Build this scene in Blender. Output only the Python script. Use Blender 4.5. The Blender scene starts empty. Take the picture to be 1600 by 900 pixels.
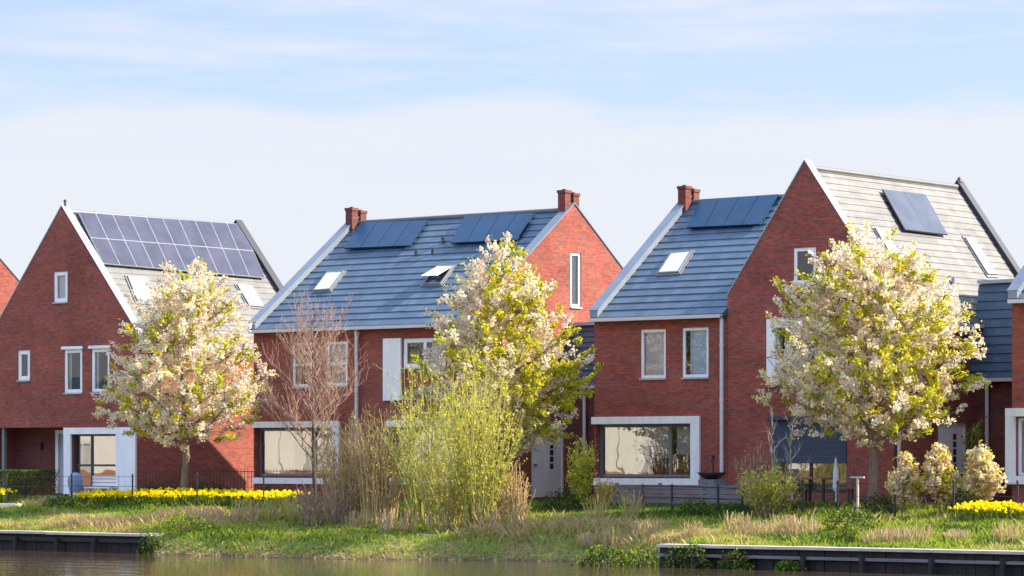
import bpy, bmesh, math, random
import numpy as np
from mathutils import Vector
from mathutils.geometry import tessellate_polygon

random.seed(7)
R = math.radians
scene = bpy.context.scene
col = scene.collection

# ------------------------------------------------------------------ camera
# World X runs along the street, Y away from the canal, Z up; house ground is z = 0.
YAW = math.asin(0.6252)
FPX, HXP, HYP, HC = 4960.0, 800.0, 717.0, 1.3
cam_d = bpy.data.cameras.new("camera")
cam = bpy.data.objects.new("camera", cam_d)
col.objects.link(cam)
cam.location = (0, 0, HC)
cam.rotation_euler = (math.pi / 2, 0, YAW)
cam_d.sensor_width = 36
cam_d.lens = FPX / 1600 * 36
cam_d.shift_y = (HYP - 450) / 1600
cam_d.clip_start = 0.5
cam_d.clip_end = 6000
scene.camera = cam

# ------------------------------------------------------------------ light
SUN_AZ, SUN_EL = R(40), R(37)          # azimuth from +X towards +Y
sd = Vector((math.cos(SUN_AZ) * math.cos(SUN_EL), math.sin(SUN_AZ) * math.cos(SUN_EL), math.sin(SUN_EL)))
sun_d = bpy.data.lights.new("sun", 'SUN')
sun_d.energy = 4.0
sun_d.angle = R(0.5)
sun_d.color = (1.0, 0.87, 0.67)
sun = bpy.data.objects.new("sun", sun_d)
col.objects.link(sun)
sun.location = sd * 300
sun.rotation_euler = sd.to_track_quat('Z', 'Y').to_euler()

world = bpy.data.worlds.new("World")
scene.world = world
world.use_nodes = True
wn, wl = world.node_tree.nodes, world.node_tree.links
wn.clear()
def wnode(t, **k):
    n = wn.new(t)
    for a, b in k.items():
        setattr(n, a, b)
    return n
def wmath(op, a, b=None, c=None, clamp=False):
    n = wnode('ShaderNodeMath', operation=op, use_clamp=clamp)
    for i, v in enumerate((a, b, c)):
        if v is None:
            continue
        if isinstance(v, (int, float)):
            n.inputs[i].default_value = v
        else:
            wl.new(v, n.inputs[i])
    return n.outputs[0]
sky = wnode('ShaderNodeTexSky', sky_type='NISHITA', sun_disc=False)
sky.sun_elevation = SUN_EL
sky.sun_rotation = math.pi / 2 - SUN_AZ
sky.air_density = 1.0
sky.dust_density = 0.6
sky.ozone_density = 2.0
tc = wnode('ShaderNodeTexCoord')
sep = wnode('ShaderNodeSeparateXYZ')
wl.new(tc.outputs['Generated'], sep.inputs[0])
def wnoise(sx, sz, off, detail=5, rough=.55):
    m = wnode('ShaderNodeMapping')
    m.inputs['Scale'].default_value = (sx, sx, sz)
    m.inputs['Location'].default_value = off
    wl.new(tc.outputs['Generated'], m.inputs[0])
    n = wnode('ShaderNodeTexNoise')
    n.inputs['Scale'].default_value = 1
    n.inputs['Detail'].default_value = detail
    n.inputs['Roughness'].default_value = rough
    wl.new(m.outputs[0], n.inputs['Vector'])
    return n.outputs[0]
n_edge = wnoise(9, 30, (3.1, 1.7, 0.4), 4)
n_wisp = wnoise(7, 70, (0.3, 5.2, 1.0), 5, .6)
n_patch = wnoise(2.2, 5, (2.0, 0.5, 3.0), 6, .6)
z = sep.outputs['Z']
# a long bank of pale cloud low over the roofs: its top edge wavers about 6.4 degrees up
bank_top = wmath('ADD', 0.1125, wmath('MULTIPLY', wmath('SUBTRACT', n_edge, 0.5), 0.05))
bank = wmath('MULTIPLY_ADD', wmath('SUBTRACT', bank_top, z), 75, 0.5, clamp=True)
wisp = wmath('MULTIPLY_ADD', wmath('SUBTRACT', n_wisp, 0.46), 4.0, 0.05, clamp=True)
wisp = wmath('MULTIPLY', wisp, 0.6)
patch = wmath('MULTIPLY', wmath('MULTIPLY_ADD', wmath('SUBTRACT', n_patch, 0.55), 5.0, 0.2, clamp=True), 0.35)
high = wmath('MULTIPLY_ADD', wmath('SUBTRACT', z, 0.16), 8, 0.0, clamp=True)
upper = wmath('ADD', wmath('MULTIPLY', wisp, wmath('SUBTRACT', 1.0, high)), wmath('MULTIPLY', patch, high))
mask = wmath('MAXIMUM', wmath('MULTIPLY', bank, wmath('MULTIPLY_ADD', n_wisp, 0.35, 0.72, clamp=True)), wmath('ADD', upper, wmath('MULTIPLY', wmath('SUBTRACT', 1.0, high), 0.3)))
mixn = wnode('ShaderNodeMix', data_type='RGBA')
wl.new(mask, mixn.inputs['Factor'])
# thin high haze whitens the clear sky a little, the cloud bank more
skyb = wnode('ShaderNodeMix', data_type='RGBA', blend_type='MULTIPLY')
skyb.inputs['Factor'].default_value = 1.0
wl.new(sky.outputs[0], skyb.inputs['A'])
skyb.inputs['B'].default_value = (.57, 0.58, .73, 1)
wl.new(skyb.outputs['Result'], mixn.inputs['A'])
mixn.inputs['B'].default_value = (2.98, 3.05, 3.24, 1)
bg = wnode('ShaderNodeBackground')
bg.inputs['Strength'].default_value = 0.095
# unseen overhead glow, bluer than the bank, added to brighten the shaded fronts
sky_fill = wnode('ShaderNodeMix', data_type='RGBA')
wl.new(wmath('MULTIPLY', high, wmath('ADD', 0.62, wmath('MULTIPLY', patch, 1.0))), sky_fill.inputs['Factor'])
wl.new(mixn.outputs['Result'], sky_fill.inputs['A'])
sky_fill.inputs['B'].default_value = (4.7, 5.7, 7.9, 1)
wl.new(sky_fill.outputs['Result'], bg.inputs[0])
wo = wnode('ShaderNodeOutputWorld')
wl.new(bg.outputs[0], wo.inputs[0])

scene.view_settings.view_transform = 'Standard'
scene.view_settings.look = 'None'
scene.view_settings.gamma = 1
scene.view_settings.use_curve_mapping = False
scene.view_settings.exposure = 1.6
scene.render.engine = 'CYCLES'
scene.cycles.max_bounces = 8
scene.cycles.transparent_max_bounces = 12
scene.cycles.use_denoising = True

# ------------------------------------------------------------------ measuring
CY, SY = math.cos(YAW), math.sin(YAW)
def ray(px, py):
    s = (px - HXP) / FPX
    return Vector((-SY + CY * s, CY + SY * s, (HYP - py) / FPX))
def on_y(px, py, Y):
    r = ray(px, py); k = Y / r.y
    return (r.x * k, HC + r.z * k)
def x_at(px, Y):
    return on_y(px, 0, Y)[0]
def on_plane(px, py, p0, n):
    r = ray(px, py); c = Vector((0, 0, HC))
    return c + r * ((Vector(p0) - c).dot(n) / r.dot(n))

# ------------------------------------------------------------------ materials
def nodes(name):
    m = bpy.data.materials.new(name)
    m.use_nodes = True
    nt = m.node_tree
    return m, nt.nodes, nt.links, nt.nodes['Principled BSDF']
def ramp(N, L, fac, stops):
    r = N.new('ShaderNodeValToRGB')
    el = r.color_ramp.elements
    while len(el) < len(stops):
        el.new(0.5)
    for e, (p, c) in zip(el, stops):
        e.position = p
        e.color = (*c, 1)
    L.new(fac, r.inputs[0])
    return r.outputs[0]
def pos_noise(N, L, scale, detail=4, sc=(1, 1, 1), rough=.55):
    g = N.new('ShaderNodeNewGeometry')
    mp = N.new('ShaderNodeMapping')
    mp.inputs['Scale'].default_value = sc
    L.new(g.outputs['Position'], mp.inputs[0])
    n = N.new('ShaderNodeTexNoise')
    n.inputs['Scale'].default_value = scale
    n.inputs['Detail'].default_value = detail
    n.inputs['Roughness'].default_value = rough
    L.new(mp.outputs[0], n.inputs['Vector'])
    return n.outputs[0]
def add_bump(N, L, b, h, strength=.3, dist=.02):
    bp = N.new('ShaderNodeBump')
    bp.inputs['Strength'].default_value = strength
    bp.inputs['Distance'].default_value = dist
    L.new(h, bp.inputs['Height'])
    L.new(bp.outputs[0], b.inputs['Normal'])
def plain(name, c, rough=.6, var=.12, scale=3, metallic=0, spec=.5, sc=(1, 1, 1), bump=0):
    m, N, L, b = nodes(name)
    n = pos_noise(N, L, scale, 5, sc)
    lo = tuple(v * (1 - var) for v in c); hi = tuple(min(1, v * (1 + var)) for v in c)
    L.new(ramp(N, L, n, [(.3, lo), (.7, hi)]), b.inputs['Base Color'])
    b.inputs['Roughness'].default_value = rough
    b.inputs['Metallic'].default_value = metallic
    b.inputs['Specular IOR Level'].default_value = spec
    if bump:
        add_bump(N, L, b, n, bump)
    return m
def brick(name, c1, c2, mortar, soldier=False):
    m, N, L, b = nodes(name)
    g = N.new('ShaderNodeNewGeometry')
    s = N.new('ShaderNodeSeparateXYZ'); L.new(g.outputs['Position'], s.inputs[0])
    a = N.new('ShaderNodeMath'); a.operation = 'ADD'
    L.new(s.outputs['X'], a.inputs[0]); L.new(s.outputs['Y'], a.inputs[1])
    cb = N.new('ShaderNodeCombineXYZ')
    L.new(a.outputs[0], cb.inputs[0]); L.new(s.outputs['Z'], cb.inputs[1])
    bt = N.new('ShaderNodeTexBrick')
    L.new(cb.outputs[0], bt.inputs['Vector'])
    bt.inputs['Scale'].default_value = 1
    bt.inputs['Brick Width'].default_value = .22
    bt.inputs['Row Height'].default_value = .0625
    bt.inputs['Mortar Size'].default_value = .006
    bt.inputs['Mortar Smooth'].default_value = .3
    bt.inputs['Bias'].default_value = -.1
    bt.inputs['Color1'].default_value = (*c1, 1)
    bt.inputs['Color2'].default_value = (*c2, 1)
    bt.inputs['Mortar'].default_value = (*mortar, 1)
    n1 = pos_noise(N, L, .55, 7, (1, 1, 1.8), .7)
    n2 = pos_noise(N, L, 5, 4, (1, 1, 3.0), .6)
    v1 = ramp(N, L, n1, [(.25, (.66, .62, .66)), (.75, (1.25, 1.28, 1.2))])
    v2 = ramp(N, L, n2, [(.25, (.7, .66, .72)), (.75, (1.25, 1.25, 1.2))])
    x1 = N.new('ShaderNodeMix'); x1.data_type = 'RGBA'; x1.blend_type = 'MULTIPLY'; x1.inputs[0].default_value = 1
    x2 = N.new('ShaderNodeMix'); x2.data_type = 'RGBA'; x2.blend_type = 'MULTIPLY'; x2.inputs[0].default_value = 1
    L.new(bt.outputs['Color'], x1.inputs['A']); L.new(v1, x1.inputs['B'])
    L.new(x1.outputs['Result'], x2.inputs['A']); L.new(v2, x2.inputs['B'])
    L.new(x2.outputs['Result'], b.inputs['Base Color'])
    b.inputs['Roughness'].default_value = .85
    b.inputs['Specular IOR Level'].default_value = .25
    add_bump(N, L, b, bt.outputs['Fac'], -.4, .008)
    return m
def glass(name, tint=(.8, .86, .9), boost=1.0):
    m = bpy.data.materials.new(name); m.use_nodes = True
    N, L = m.node_tree.nodes, m.node_tree.links
    N.remove(N['Principled BSDF'])
    t = N.new('ShaderNodeBsdfTransparent'); t.inputs[0].default_value = (*tint, 1)
    g = N.new('ShaderNodeBsdfGlossy'); g.inputs['Roughness'].default_value = .01
    n = pos_noise(N, L, .7, 2)
    bp = N.new('ShaderNodeBump'); bp.inputs['Strength'].default_value = .05; bp.inputs['Distance'].default_value = .05
    L.new(n, bp.inputs['Height']); L.new(bp.outputs[0], g.inputs['Normal'])
    f = N.new('ShaderNodeFresnel'); f.inputs[0].default_value = 1.5
    k = N.new('ShaderNodeMath'); k.operation = 'MULTIPLY'; k.use_clamp = True; k.inputs[1].default_value = 3.6 * boost
    L.new(f.outputs[0], k.inputs[0])
    mx = N.new('ShaderNodeMixShader')
    L.new(k.outputs[0], mx.inputs[0]); L.new(t.outputs[0], mx.inputs[1]); L.new(g.outputs[0], mx.inputs[2])
    L.new(mx.outputs[0], N['Material Output'].inputs[0])
    return m
def leafy(name, c, trans=.35, var=.25, tcol=None):
    m = bpy.data.materials.new(name); m.use_nodes = True
    N, L = m.node_tree.nodes, m.node_tree.links
    N.remove(N['Principled BSDF'])
    n = pos_noise(N, L, 9, 3)
    lo = tuple(v * (1 - var) for v in c); hi = tuple(min(1, v * (1 + var)) for v in c)
    cr = ramp(N, L, n, [(.3, lo), (.7, hi)])
    d = N.new('ShaderNodeBsdfDiffuse'); t = N.new('ShaderNodeBsdfTranslucent')
    L.new(cr, d.inputs[0])
    if tcol:
        t.inputs[0].default_value = (*tcol, 1)
    else:
        L.new(cr, t.inputs[0])
    mx = N.new('ShaderNodeMixShader'); mx.inputs[0].default_value = trans
    L.new(d.outputs[0], mx.inputs[1]); L.new(t.outputs[0], mx.inputs[2])
    L.new(mx.outputs[0], N['Material Output'].inputs[0])
    return m

M = {}
M['brick'] = brick('red_brick', (.35, .083, .059), (.225, .059, .050), (.22, .14, .12))
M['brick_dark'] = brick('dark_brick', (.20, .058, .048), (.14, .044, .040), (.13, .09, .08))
M['paving'] = plain('paving', (.27, .25, .24), .9, .2, 4)
def tiles(name, c, rough, spec):
    m, N, L, b = nodes(name)
    g = N.new('ShaderNodeNewGeometry'); sp = N.new('ShaderNodeSeparateXYZ'); L.new(g.outputs['Position'], sp.inputs[0])
    # run along the ridge whichever way the slope faces
    nx_ = N.new('ShaderNodeSeparateXYZ'); L.new(g.outputs['True Normal'], nx_.inputs[0])
    ab = N.new('ShaderNodeMath'); ab.operation = 'ABSOLUTE'; L.new(nx_.outputs['X'], ab.inputs[0])
    gt = N.new('ShaderNodeMath'); gt.operation = 'GREATER_THAN'; gt.inputs[1].default_value = .4; L.new(ab.outputs[0], gt.inputs[0])
    mi = N.new('ShaderNodeMix'); mi.data_type = 'FLOAT'; L.new(gt.outputs[0], mi.inputs['Factor']); L.new(sp.outputs['X'], mi.inputs['A']); L.new(sp.outputs['Y'], mi.inputs['B'])
    cb = N.new('ShaderNodeCombineXYZ'); L.new(mi.outputs['Result'], cb.inputs[0]); L.new(sp.outputs['Z'], cb.inputs[1])
    bt = N.new('ShaderNodeTexBrick'); L.new(cb.outputs[0], bt.inputs['Vector'])
    bt.inputs['Scale'].default_value = 1; bt.inputs['Brick Width'].default_value = .30; bt.inputs['Row Height'].default_value = .21
    bt.inputs['Mortar Size'].default_value = .006; bt.inputs['Mortar Smooth'].default_value = .6
    bt.inputs['Color1'].default_value = (*[v * .84 for v in c], 1); bt.inputs['Color2'].default_value = (*[v * 1.14 for v in c], 1); bt.inputs['Mortar'].default_value = (*[v * .72 for v in c], 1)
    n1 = pos_noise(N, L, .8, 6, (1, 1, .6), .65)
    w = ramp(N, L, n1, [(.3, (.84, .85, .86)), (.72, (1.18, 1.16, 1.12))])
    mx = N.new('ShaderNodeMix'); mx.data_type = 'RGBA'; mx.blend_type = 'MULTIPLY'; mx.inputs[0].default_value = 1
    L.new(bt.outputs['Color'], mx.inputs['A']); L.new(w, mx.inputs['B']); L.new(mx.outputs['Result'], b.inputs['Base Color'])
    b.inputs['Roughness'].default_value = rough; b.inputs['Specular IOR Level'].default_value = spec
    return m
M['tile'] = tiles('shade_blue_tile', (.066, .115, .178), .5, .45)  # one shared tile: blue of the shaded front slopes put into its colour
M['tile_sunlit'] = tiles('sunlit_pale_tile', (.170, .172, .174), .6, .4)  # the same tile, with the pale of its sunlit slopes in the colour
M['ridge'] = plain('ridge_tile', (.11, .115, .125), .5)
M['zinc'] = plain('zinc_flashing', (.36, .40, .46), .45, .08, 1.5, spec=.5)
M['zinc_shaded'] = plain('shaded_zinc_verge', (.17, .21, .27), .5, .12, 1.5)  # same zinc as the gable verges, shade put in as a darker colour
M['sky_frame'] = plain('skylight_frame_grey', (.17, .18, .20), .5, .1)
M['white'] = plain('white_paint', (.83, .83, .84), .5, .07, 2.4, sc=(2.5, 2.5, .5))
M['cream'] = plain('cream_render', (.75, .72, .66), .7, .05, 2)
M['grey_frame'] = plain('grey_frame_paint', (.16, .16, .18), .4, .06)
M['dark_frame'] = plain('anthracite_paint', (.035, .037, .045), .4, .1)
M['pvc'] = plain('grey_downpipe', (.60, .60, .64), .4, .05)
M['glass'] = glass('window_glass', (.97, .98, .99), .8)
M['bayglass'] = glass('bay_window_glass', (.95, .97, .98), 1.6)
M['roofglass'] = glass('skylight_glass', (.6, .7, .8), 1.6)
M['curtain'] = plain('cream_curtain', (.80, .76, .66), .9, .08, 6, sc=(6, 6, .4), bump=.4)
M['blind'] = plain('grey_blue_blind', (.78, .78, .85), .9, .05, 5)
M['blind_blue'] = plain('pale_blue_blind', (.58, .76, .93), .9, .05, 5)
M['blind_white'] = plain('white_blind', (.80, .80, .78), .9, .04, 5)
M['screen'] = plain('navy_sun_screen', (.045, .06, .095), .8, .1, 8)
M['wood'] = plain('varnished_wood', (.33, .14, .06), .5, .2, 4, sc=(1, 1, 6))
M['greywood'] = plain('weathered_planks', (.17, .165, .18), .85, .3, 3, sc=(.6, 1, 8), bump=.3)
M['palewood'] = plain('bleached_timber_cap', (.50, .45, .38), .9, .2, 3, sc=(1, 4, 4), bump=.3)
M['wetwood'] = plain('wet_dark_timber', (.017, .013, .012), .7, .4, 2.5, sc=(1.5, 1, 1), bump=.4)
M['black'] = plain('black_metal', (.018, .018, .022), .5, .1)
M['bark'] = plain('tree_bark', (.20, .145, .105), .9, .3, 6, sc=(3, 3, .6), bump=.5)
M['bark_dark'] = plain('dark_bark', (.085, .062, .055), .9, .3, 6, sc=(3, 3, .6), bump=.5)
M['bark_red'] = plain('reddish_twig', (.31, .20, .155), .85, .25, 5)
M['bark_white'] = plain('pale_sapling_bark', (.50, .46, .42), .85, .2, 6)
M['bark_straw'] = plain('straw_stem', (.50, .36, .18), .9, .25, 5)
M['bark_green'] = plain('yellow_green_stem', (.36, .34, .08), .8, .25, 5)
M['petal_white'] = leafy('white_blossom', (.90, .85, .74), .5, .08)
M['petal_cream'] = leafy('cream_blossom', (.88, .77, .52), .5, .10)
M['petal_pink'] = leafy('faded_pink_blossom', (.80, .64, .57), .42, .12)
M['petal_peach'] = leafy('peach_blossom', (.74, .54, .32), .35, .15)
M['leaf_yg'] = leafy('yellow_green_leaf', (.56, .52, .05), .5, .22, (.76, .68, .05))
M['leaf_olive'] = leafy('olive_leaf', (.23, .19, .03), .4, .3, (.40, .30, .03))
M['leaf_fresh'] = leafy('fresh_green_leaf', (.24, .33, .045), .45, .25, (.42, .46, .05))
M['leaf_willow'] = leafy('willow_leaf', (.58, .54, .14), .45, .2, (.62, .60, .14))
M['leaf_dark'] = leafy('evergreen_leaf', (.045, .075, .022), .25, .35)
M['leaf_mid'] = leafy('mid_green_leaf', (.09, .15, .03), .3, .3)
M['straw'] = leafy('dry_straw', (.50, .37, .19), .3, .25)
M['straw_pink'] = leafy('pinkish_dry_reed', (.50, .36, .26), .3, .25)
M['grass_a'] = leafy('grass_blade_green', (.24, .32, .055), .4, .3, (.36, .46, .04))
M['grass_b'] = leafy('grass_blade_yellow', (.44, .48, .08), .4, .25, (.45, .45, .05))
M['grass_d'] = leafy('grass_blade_deep', (.06, .12, .025), .35, .3)
M['daff'] = leafy('daffodil_yellow', (.92, .76, .02), .4, .10, (.95, .80, .02))
M['blue_cover'] = plain('blue_grey_cover', (.19, .25, .42), .6, .15, 5)
M['pot'] = plain('grey_planter', (.20, .21, .23), .8, .15, 6)
M['white_pl'] = plain('white_plastic', (.72, .74, .78), .5, .05)
M['cushion'] = plain('brown_wicker', (.24, .15, .10), .9, .25, 12)

# solar panel glass: dark cells with a faint grid
def solar(name, c):
    m, N, L, b = nodes(name)
    n = pos_noise(N, L, 1.3, 3)
    L.new(ramp(N, L, n, [(.3, tuple(v * .8 for v in c)), (.7, tuple(v * 1.25 for v in c))]), b.inputs['Base Color'])
    b.inputs['Roughness'].default_value = .3
    b.inputs['Specular IOR Level'].default_value = .25
    return m
M['solar'] = solar('solar_cells_dark', (.003, .042, .105))
M['solar_grey'] = solar('solar_cells_grey', (.058, .062, .10))
M['solar_pale'] = solar('solar_cells_pale', (.07, .085, .125))

# ------------------------------------------------------------------ builders
def tag(o, label=None, cat=None, group=None, kind=None):
    if label: o['label'] = label
    if cat: o['category'] = cat
    if group: o['group'] = group
    if kind: o['kind'] = kind
    return o
def thing(name, label, cat, loc, group=None):
    o = bpy.data.objects.new(name, None)
    o.empty_display_size = .3
    col.objects.link(o)
    o.location = loc
    return tag(o, label, cat, group)
def wloc(o):
    v = Vector((0, 0, 0))
    while o:
        v = v + o.location
        o = o.parent
    return v
class MB:
    """collects faces in world coordinates; build() links them as one mesh object"""
    def __init__(s):
        s.v, s.f, s.m = [], [], []
        s.mi = 0
    def face(s, pts):
        i = len(s.v)
        s.v += [tuple(p) for p in pts]
        s.f.append(tuple(range(i, i + len(pts)))); s.m.append(s.mi)
    def hexa(s, p):               # 4 bottom + 4 top corners
        i = len(s.v)
        s.v += [tuple(q) for q in p]
        for f in ((3, 2, 1, 0), (4, 5, 6, 7), (0, 1, 5, 4), (1, 2, 6, 5), (2, 3, 7, 6), (3, 0, 4, 7)):
            s.f.append(tuple(i + k for k in f)); s.m.append(s.mi)
    def box(s, x0, x1, y0, y1, z0, z1):
        s.hexa([(x0, y0, z0), (x1, y0, z0), (x1, y1, z0), (x0, y1, z0), (x0, y0, z1), (x1, y0, z1), (x1, y1, z1), (x0, y1, z1)])
    def pbox(s, P, a0, a1, n0, n1, z0, z1):
        s.hexa([P(a0, n0, z0), P(a1, n0, z0), P(a1, n1, z0), P(a0, n1, z0), P(a0, n0, z1), P(a1, n0, z1), P(a1, n1, z1), P(a0, n1, z1)])
    def tube(s, p0, p1, r0, r1=None, n=6, cap=True):
        r1 = r0 if r1 is None else r1
        p0, p1 = Vector(p0), Vector(p1)
        d = (p1 - p0)
        if d.length < 1e-6: return
        d.normalize()
        a = d.orthogonal().normalized(); b = d.cross(a)
        i = len(s.v)
        for p, r in ((p0, r0), (p1, r1)):
            for k in range(n):
                t = 2 * math.pi * k / n
                s.v.append(tuple(p + a * (r * math.cos(t)) + b * (r * math.sin(t))))
        for k in range(n):
            s.f.append((i + k, i + (k + 1) % n, i + n + (k + 1) % n, i + n + k)); s.m.append(s.mi)
        if cap:
            s.f.append(tuple(i + n + k for k in range(n))); s.m.append(s.mi)
            s.f.append(tuple(i + n - 1 - k for k in range(n))); s.m.append(s.mi)
    def path(s, pts, rs, n=6):
        pts = [Vector(p) for p in pts]
        i0 = len(s.v)
        prev = None
        for k, p in enumerate(pts):
            d = (pts[min(k + 1, len(pts) - 1)] - pts[max(k - 1, 0)])
            d = d.normalized() if d.length > 1e-9 else Vector((0, 0, 1))
            a = prev - d * prev.dot(d) if prev else d.orthogonal()
            if a.length < 1e-6: a = d.orthogonal()
            a.normalize(); prev = a
            b = d.cross(a)
            for q in range(n):
                t = 2 * math.pi * q / n
                s.v.append(tuple(p + a * (rs[k] * math.cos(t)) + b * (rs[k] * math.sin(t))))
        for k in range(len(pts) - 1):
            for q in range(n):
                s.f.append((i0 + k * n + q, i0 + k * n + (q + 1) % n, i0 + (k + 1) * n + (q + 1) % n, i0 + (k + 1) * n + q)); s.m.append(s.mi)
        e = i0 + (len(pts) - 1) * n
        s.f.append(tuple(e + q for q in range(n))); s.m.append(s.mi)
    def lathe(s, c, prof, n=14):
        c = Vector(c); i0 = len(s.v)
        for r, zz in prof:
            for q in range(n):
                t = 2 * math.pi * q / n
                s.v.append((c.x + r * math.cos(t), c.y + r * math.sin(t), c.z + zz))
        for k in range(len(prof) - 1):
            for q in range(n):
                s.f.append((i0 + k * n + q, i0 + k * n + (q + 1) % n, i0 + (k + 1) * n + (q + 1) % n, i0 + (k + 1) * n + q)); s.m.append(s.mi)
        e = i0 + (len(prof) - 1) * n
        s.f.append(tuple(e + q for q in range(n))); s.m.append(s.mi)
    def holed(s, P, outer, holes, depth=.15, n=0.0):
        """wall face with rectangular openings (a0,a1,z0,z1[,depth]) and their reveals"""
        loops = [[Vector((a, zz, 0)) for a, zz in outer]]
        for h in holes:
            a0, a1, z0, z1 = h[:4]
            loops.append([Vector((a0, z0, 0)), Vector((a0, z1, 0)), Vector((a1, z1, 0)), Vector((a1, z0, 0))])
        flat = [q for l in loops for q in l]
        i = len(s.v)
        s.v += [tuple(P(q.x, n, q.y)) for q in flat]
        for t in tessellate_polygon(loops):
            s.f.append(tuple(i + k for k in t)); s.m.append(s.mi)
        for h in holes:
            a0, a1, z0, z1 = h[:4]
            dp = h[4] if len(h) > 4 else depth
            for (b0, c0), (b1, c1) in (((a0, z0), (a1, z0)), ((a1, z0), (a1, z1)), ((a1, z1), (a0, z1)), ((a0, z1), (a0, z0))):
                s.face([P(b0, n, c0), P(b1, n, c1), P(b1, n - dp, c1), P(b0, n - dp, c0)])
    def build(s, name, mats, parent=None, smooth=False, recalc=False):
        me = bpy.data.meshes.new(name)
        off = wloc(parent)
        me.from_pydata([(a - off.x, b - off.y, c - off.z) for a, b, c in s.v], [], s.f)
        for m in (mats if isinstance(mats, (list, tuple)) else [mats]):
            me.materials.append(m)
        if any(s.m):
            me.polygons.foreach_set('material_index', s.m)
        if smooth:
            me.polygons.foreach_set('use_smooth', [True] * len(me.polygons))
        if recalc:
            b = bmesh.new(); b.from_mesh(me)
            bmesh.ops.recalc_face_normals(b, faces=b.faces); b.to_mesh(me); b.free()
        me.update()
        o = bpy.data.objects.new(name, me)
        col.objects.link(o)
        o.parent = parent
        return o
def mesh_np(name, verts, faces, mats, mi=None, parent=None):
    me = bpy.data.meshes.new(name)
    off = np.array(wloc(parent))
    verts = np.asarray(verts, dtype=np.float64) - off
    nv, nf, k = len(verts), len(faces), faces.shape[1]
    me.vertices.add(nv); me.vertices.foreach_set('co', verts.astype(np.float32).ravel())
    me.loops.add(nf * k); me.loops.foreach_set('vertex_index', faces.astype(np.int32).ravel())
    me.polygons.add(nf)
    me.polygons.foreach_set('loop_start', np.arange(0, nf * k, k, dtype=np.int32))
    for m in (mats if isinstance(mats, (list, tuple)) else [mats]):
        me.materials.append(m)
    if mi is not None:
        me.polygons.foreach_set('material_index', np.asarray(mi, dtype=np.int32))
    me.update(calc_edges=True); me.validate()
    o = bpy.data.objects.new(name, me)
    col.objects.link(o); o.parent = parent
    return o

# ------------------------------------------------------------------ terrain and water
WATER = -1.34
def fbm(x, y, seed=0):
    v = 0
    for k, (f, a) in enumerate(((.23, 1), (.61, .55), (1.7, .28), (4.1, .14))):
        v = v + a * np.sin(f * x * 1.9 + 1.3 * k + seed) * np.cos(f * y * 2.3 + .7 * k * k + seed * 1.7)
    return v
XL, XR = -63.4, -45.3          # the planked quay stops here and the bank runs into the water
def smooth(t):
    t = np.clip(t, 0, 1); return t * t * (3 - 2 * t)
def ground_z(x, y):
    x = np.asarray(x, float); y = np.asarray(y, float)
    zz = np.interp(y, [63.0, 65.0, 67.5, 71.0, 73.0], [-.86, -.70, -.42, -.04, .02])
    zz = zz + .05 * fbm(x, y) * smooth((y - 63.3) / 1.0) * (1 - smooth((y - 70) / 2))
    mid = (x > XL - .35) & (x < XR + .35)
    edge = np.interp(x, [-63.4, -62.6, -58, -55.6, -52.6, -50, -47.5, -46, -45.3], [63.1, 62.5, 62.3, 62.6, 63.9, 64.6, 64.2, 63.5, 63.2]) + .16 * fbm(x * 1.5, y * 0 + 3, 2.0)
    low = WATER + (y - edge) * .6 + .06 * fbm(x * 2.2, y * 2.2, 5)
    zz = np.where(mid, np.minimum(zz, low), zz)
    return zz
def gz(x, y):
    return float(ground_z(x, y))
nx, ny = 260, 80
xs = np.linspace(-86, -26, nx); ys = np.concatenate([np.linspace(61.6, 75, ny - 12), np.linspace(75.6, 96, 12)])
X, Y = np.meshgrid(xs, ys)
inquay = (X < XL - .2) | (X > XR + .2)
Z = ground_z(X, Y)
Z = np.where(inquay & (Y < 63.16), -1.9, Z)
V = np.stack([X, Y, Z], -1).reshape(-1, 3)
ii = np.arange(nx * ny).reshape(ny, nx)
Fq = np.stack([ii[:-1, :-1], ii[:-1, 1:], ii[1:, 1:], ii[1:, :-1]], -1).reshape(-1, 4)
mt, N, L, b = nodes('turf_soil')
n1 = pos_noise(N, L, .8, 6); n2 = pos_noise(N, L, 7, 4)
c1 = ramp(N, L, n1, [(.35, (.11, .16, .03)), (.55, (.18, .21, .05)), (.75, (.24, .18, .085))])
c2 = ramp(N, L, n2, [(.3, (.65, .65, .65)), (.7, (1.3, 1.3, 1.3))])
mx = N.new('ShaderNodeMix'); mx.data_type = 'RGBA'; mx.blend_type = 'MULTIPLY'; mx.inputs[0].default_value = 1
L.new(c1, mx.inputs['A']); L.new(c2, mx.inputs['B'])
gq = N.new('ShaderNodeNewGeometry'); sq = N.new('ShaderNodeSeparateXYZ'); L.new(gq.outputs['Position'], sq.inputs[0])
aq = N.new('ShaderNodeMath'); aq.operation = 'MULTIPLY_ADD'; aq.inputs[1].default_value = .16; L.new(n2, aq.inputs[0]); L.new(sq.outputs['Z'], aq.inputs[2])
mq = N.new('ShaderNodeMapRange'); mq.inputs['From Min'].default_value = -1.26; mq.inputs['From Max'].default_value = -1.14; L.new(aq.outputs[0], mq.inputs['Value'])
mw = N.new('ShaderNodeMix'); mw.data_type = 'RGBA'; L.new(mq.outputs[0], mw.inputs['Factor']); mw.inputs['A'].default_value = (.125, .082, .055, 1); L.new(mx.outputs['Result'], mw.inputs['B'])
L.new(mw.outputs['Result'], b.inputs['Base Color'])
b.inputs['Roughness'].default_value = .95; b.inputs['Specular IOR Level'].default_value = .1
add_bump(N, L, b, n2, .6, .05)
M['turf'] = mt
tag(mesh_np('grass_bank', V, Fq, M['turf']), kind='structure')
g = MB()                      # the land beyond, as one sheet with a hole for bank and canal
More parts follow.
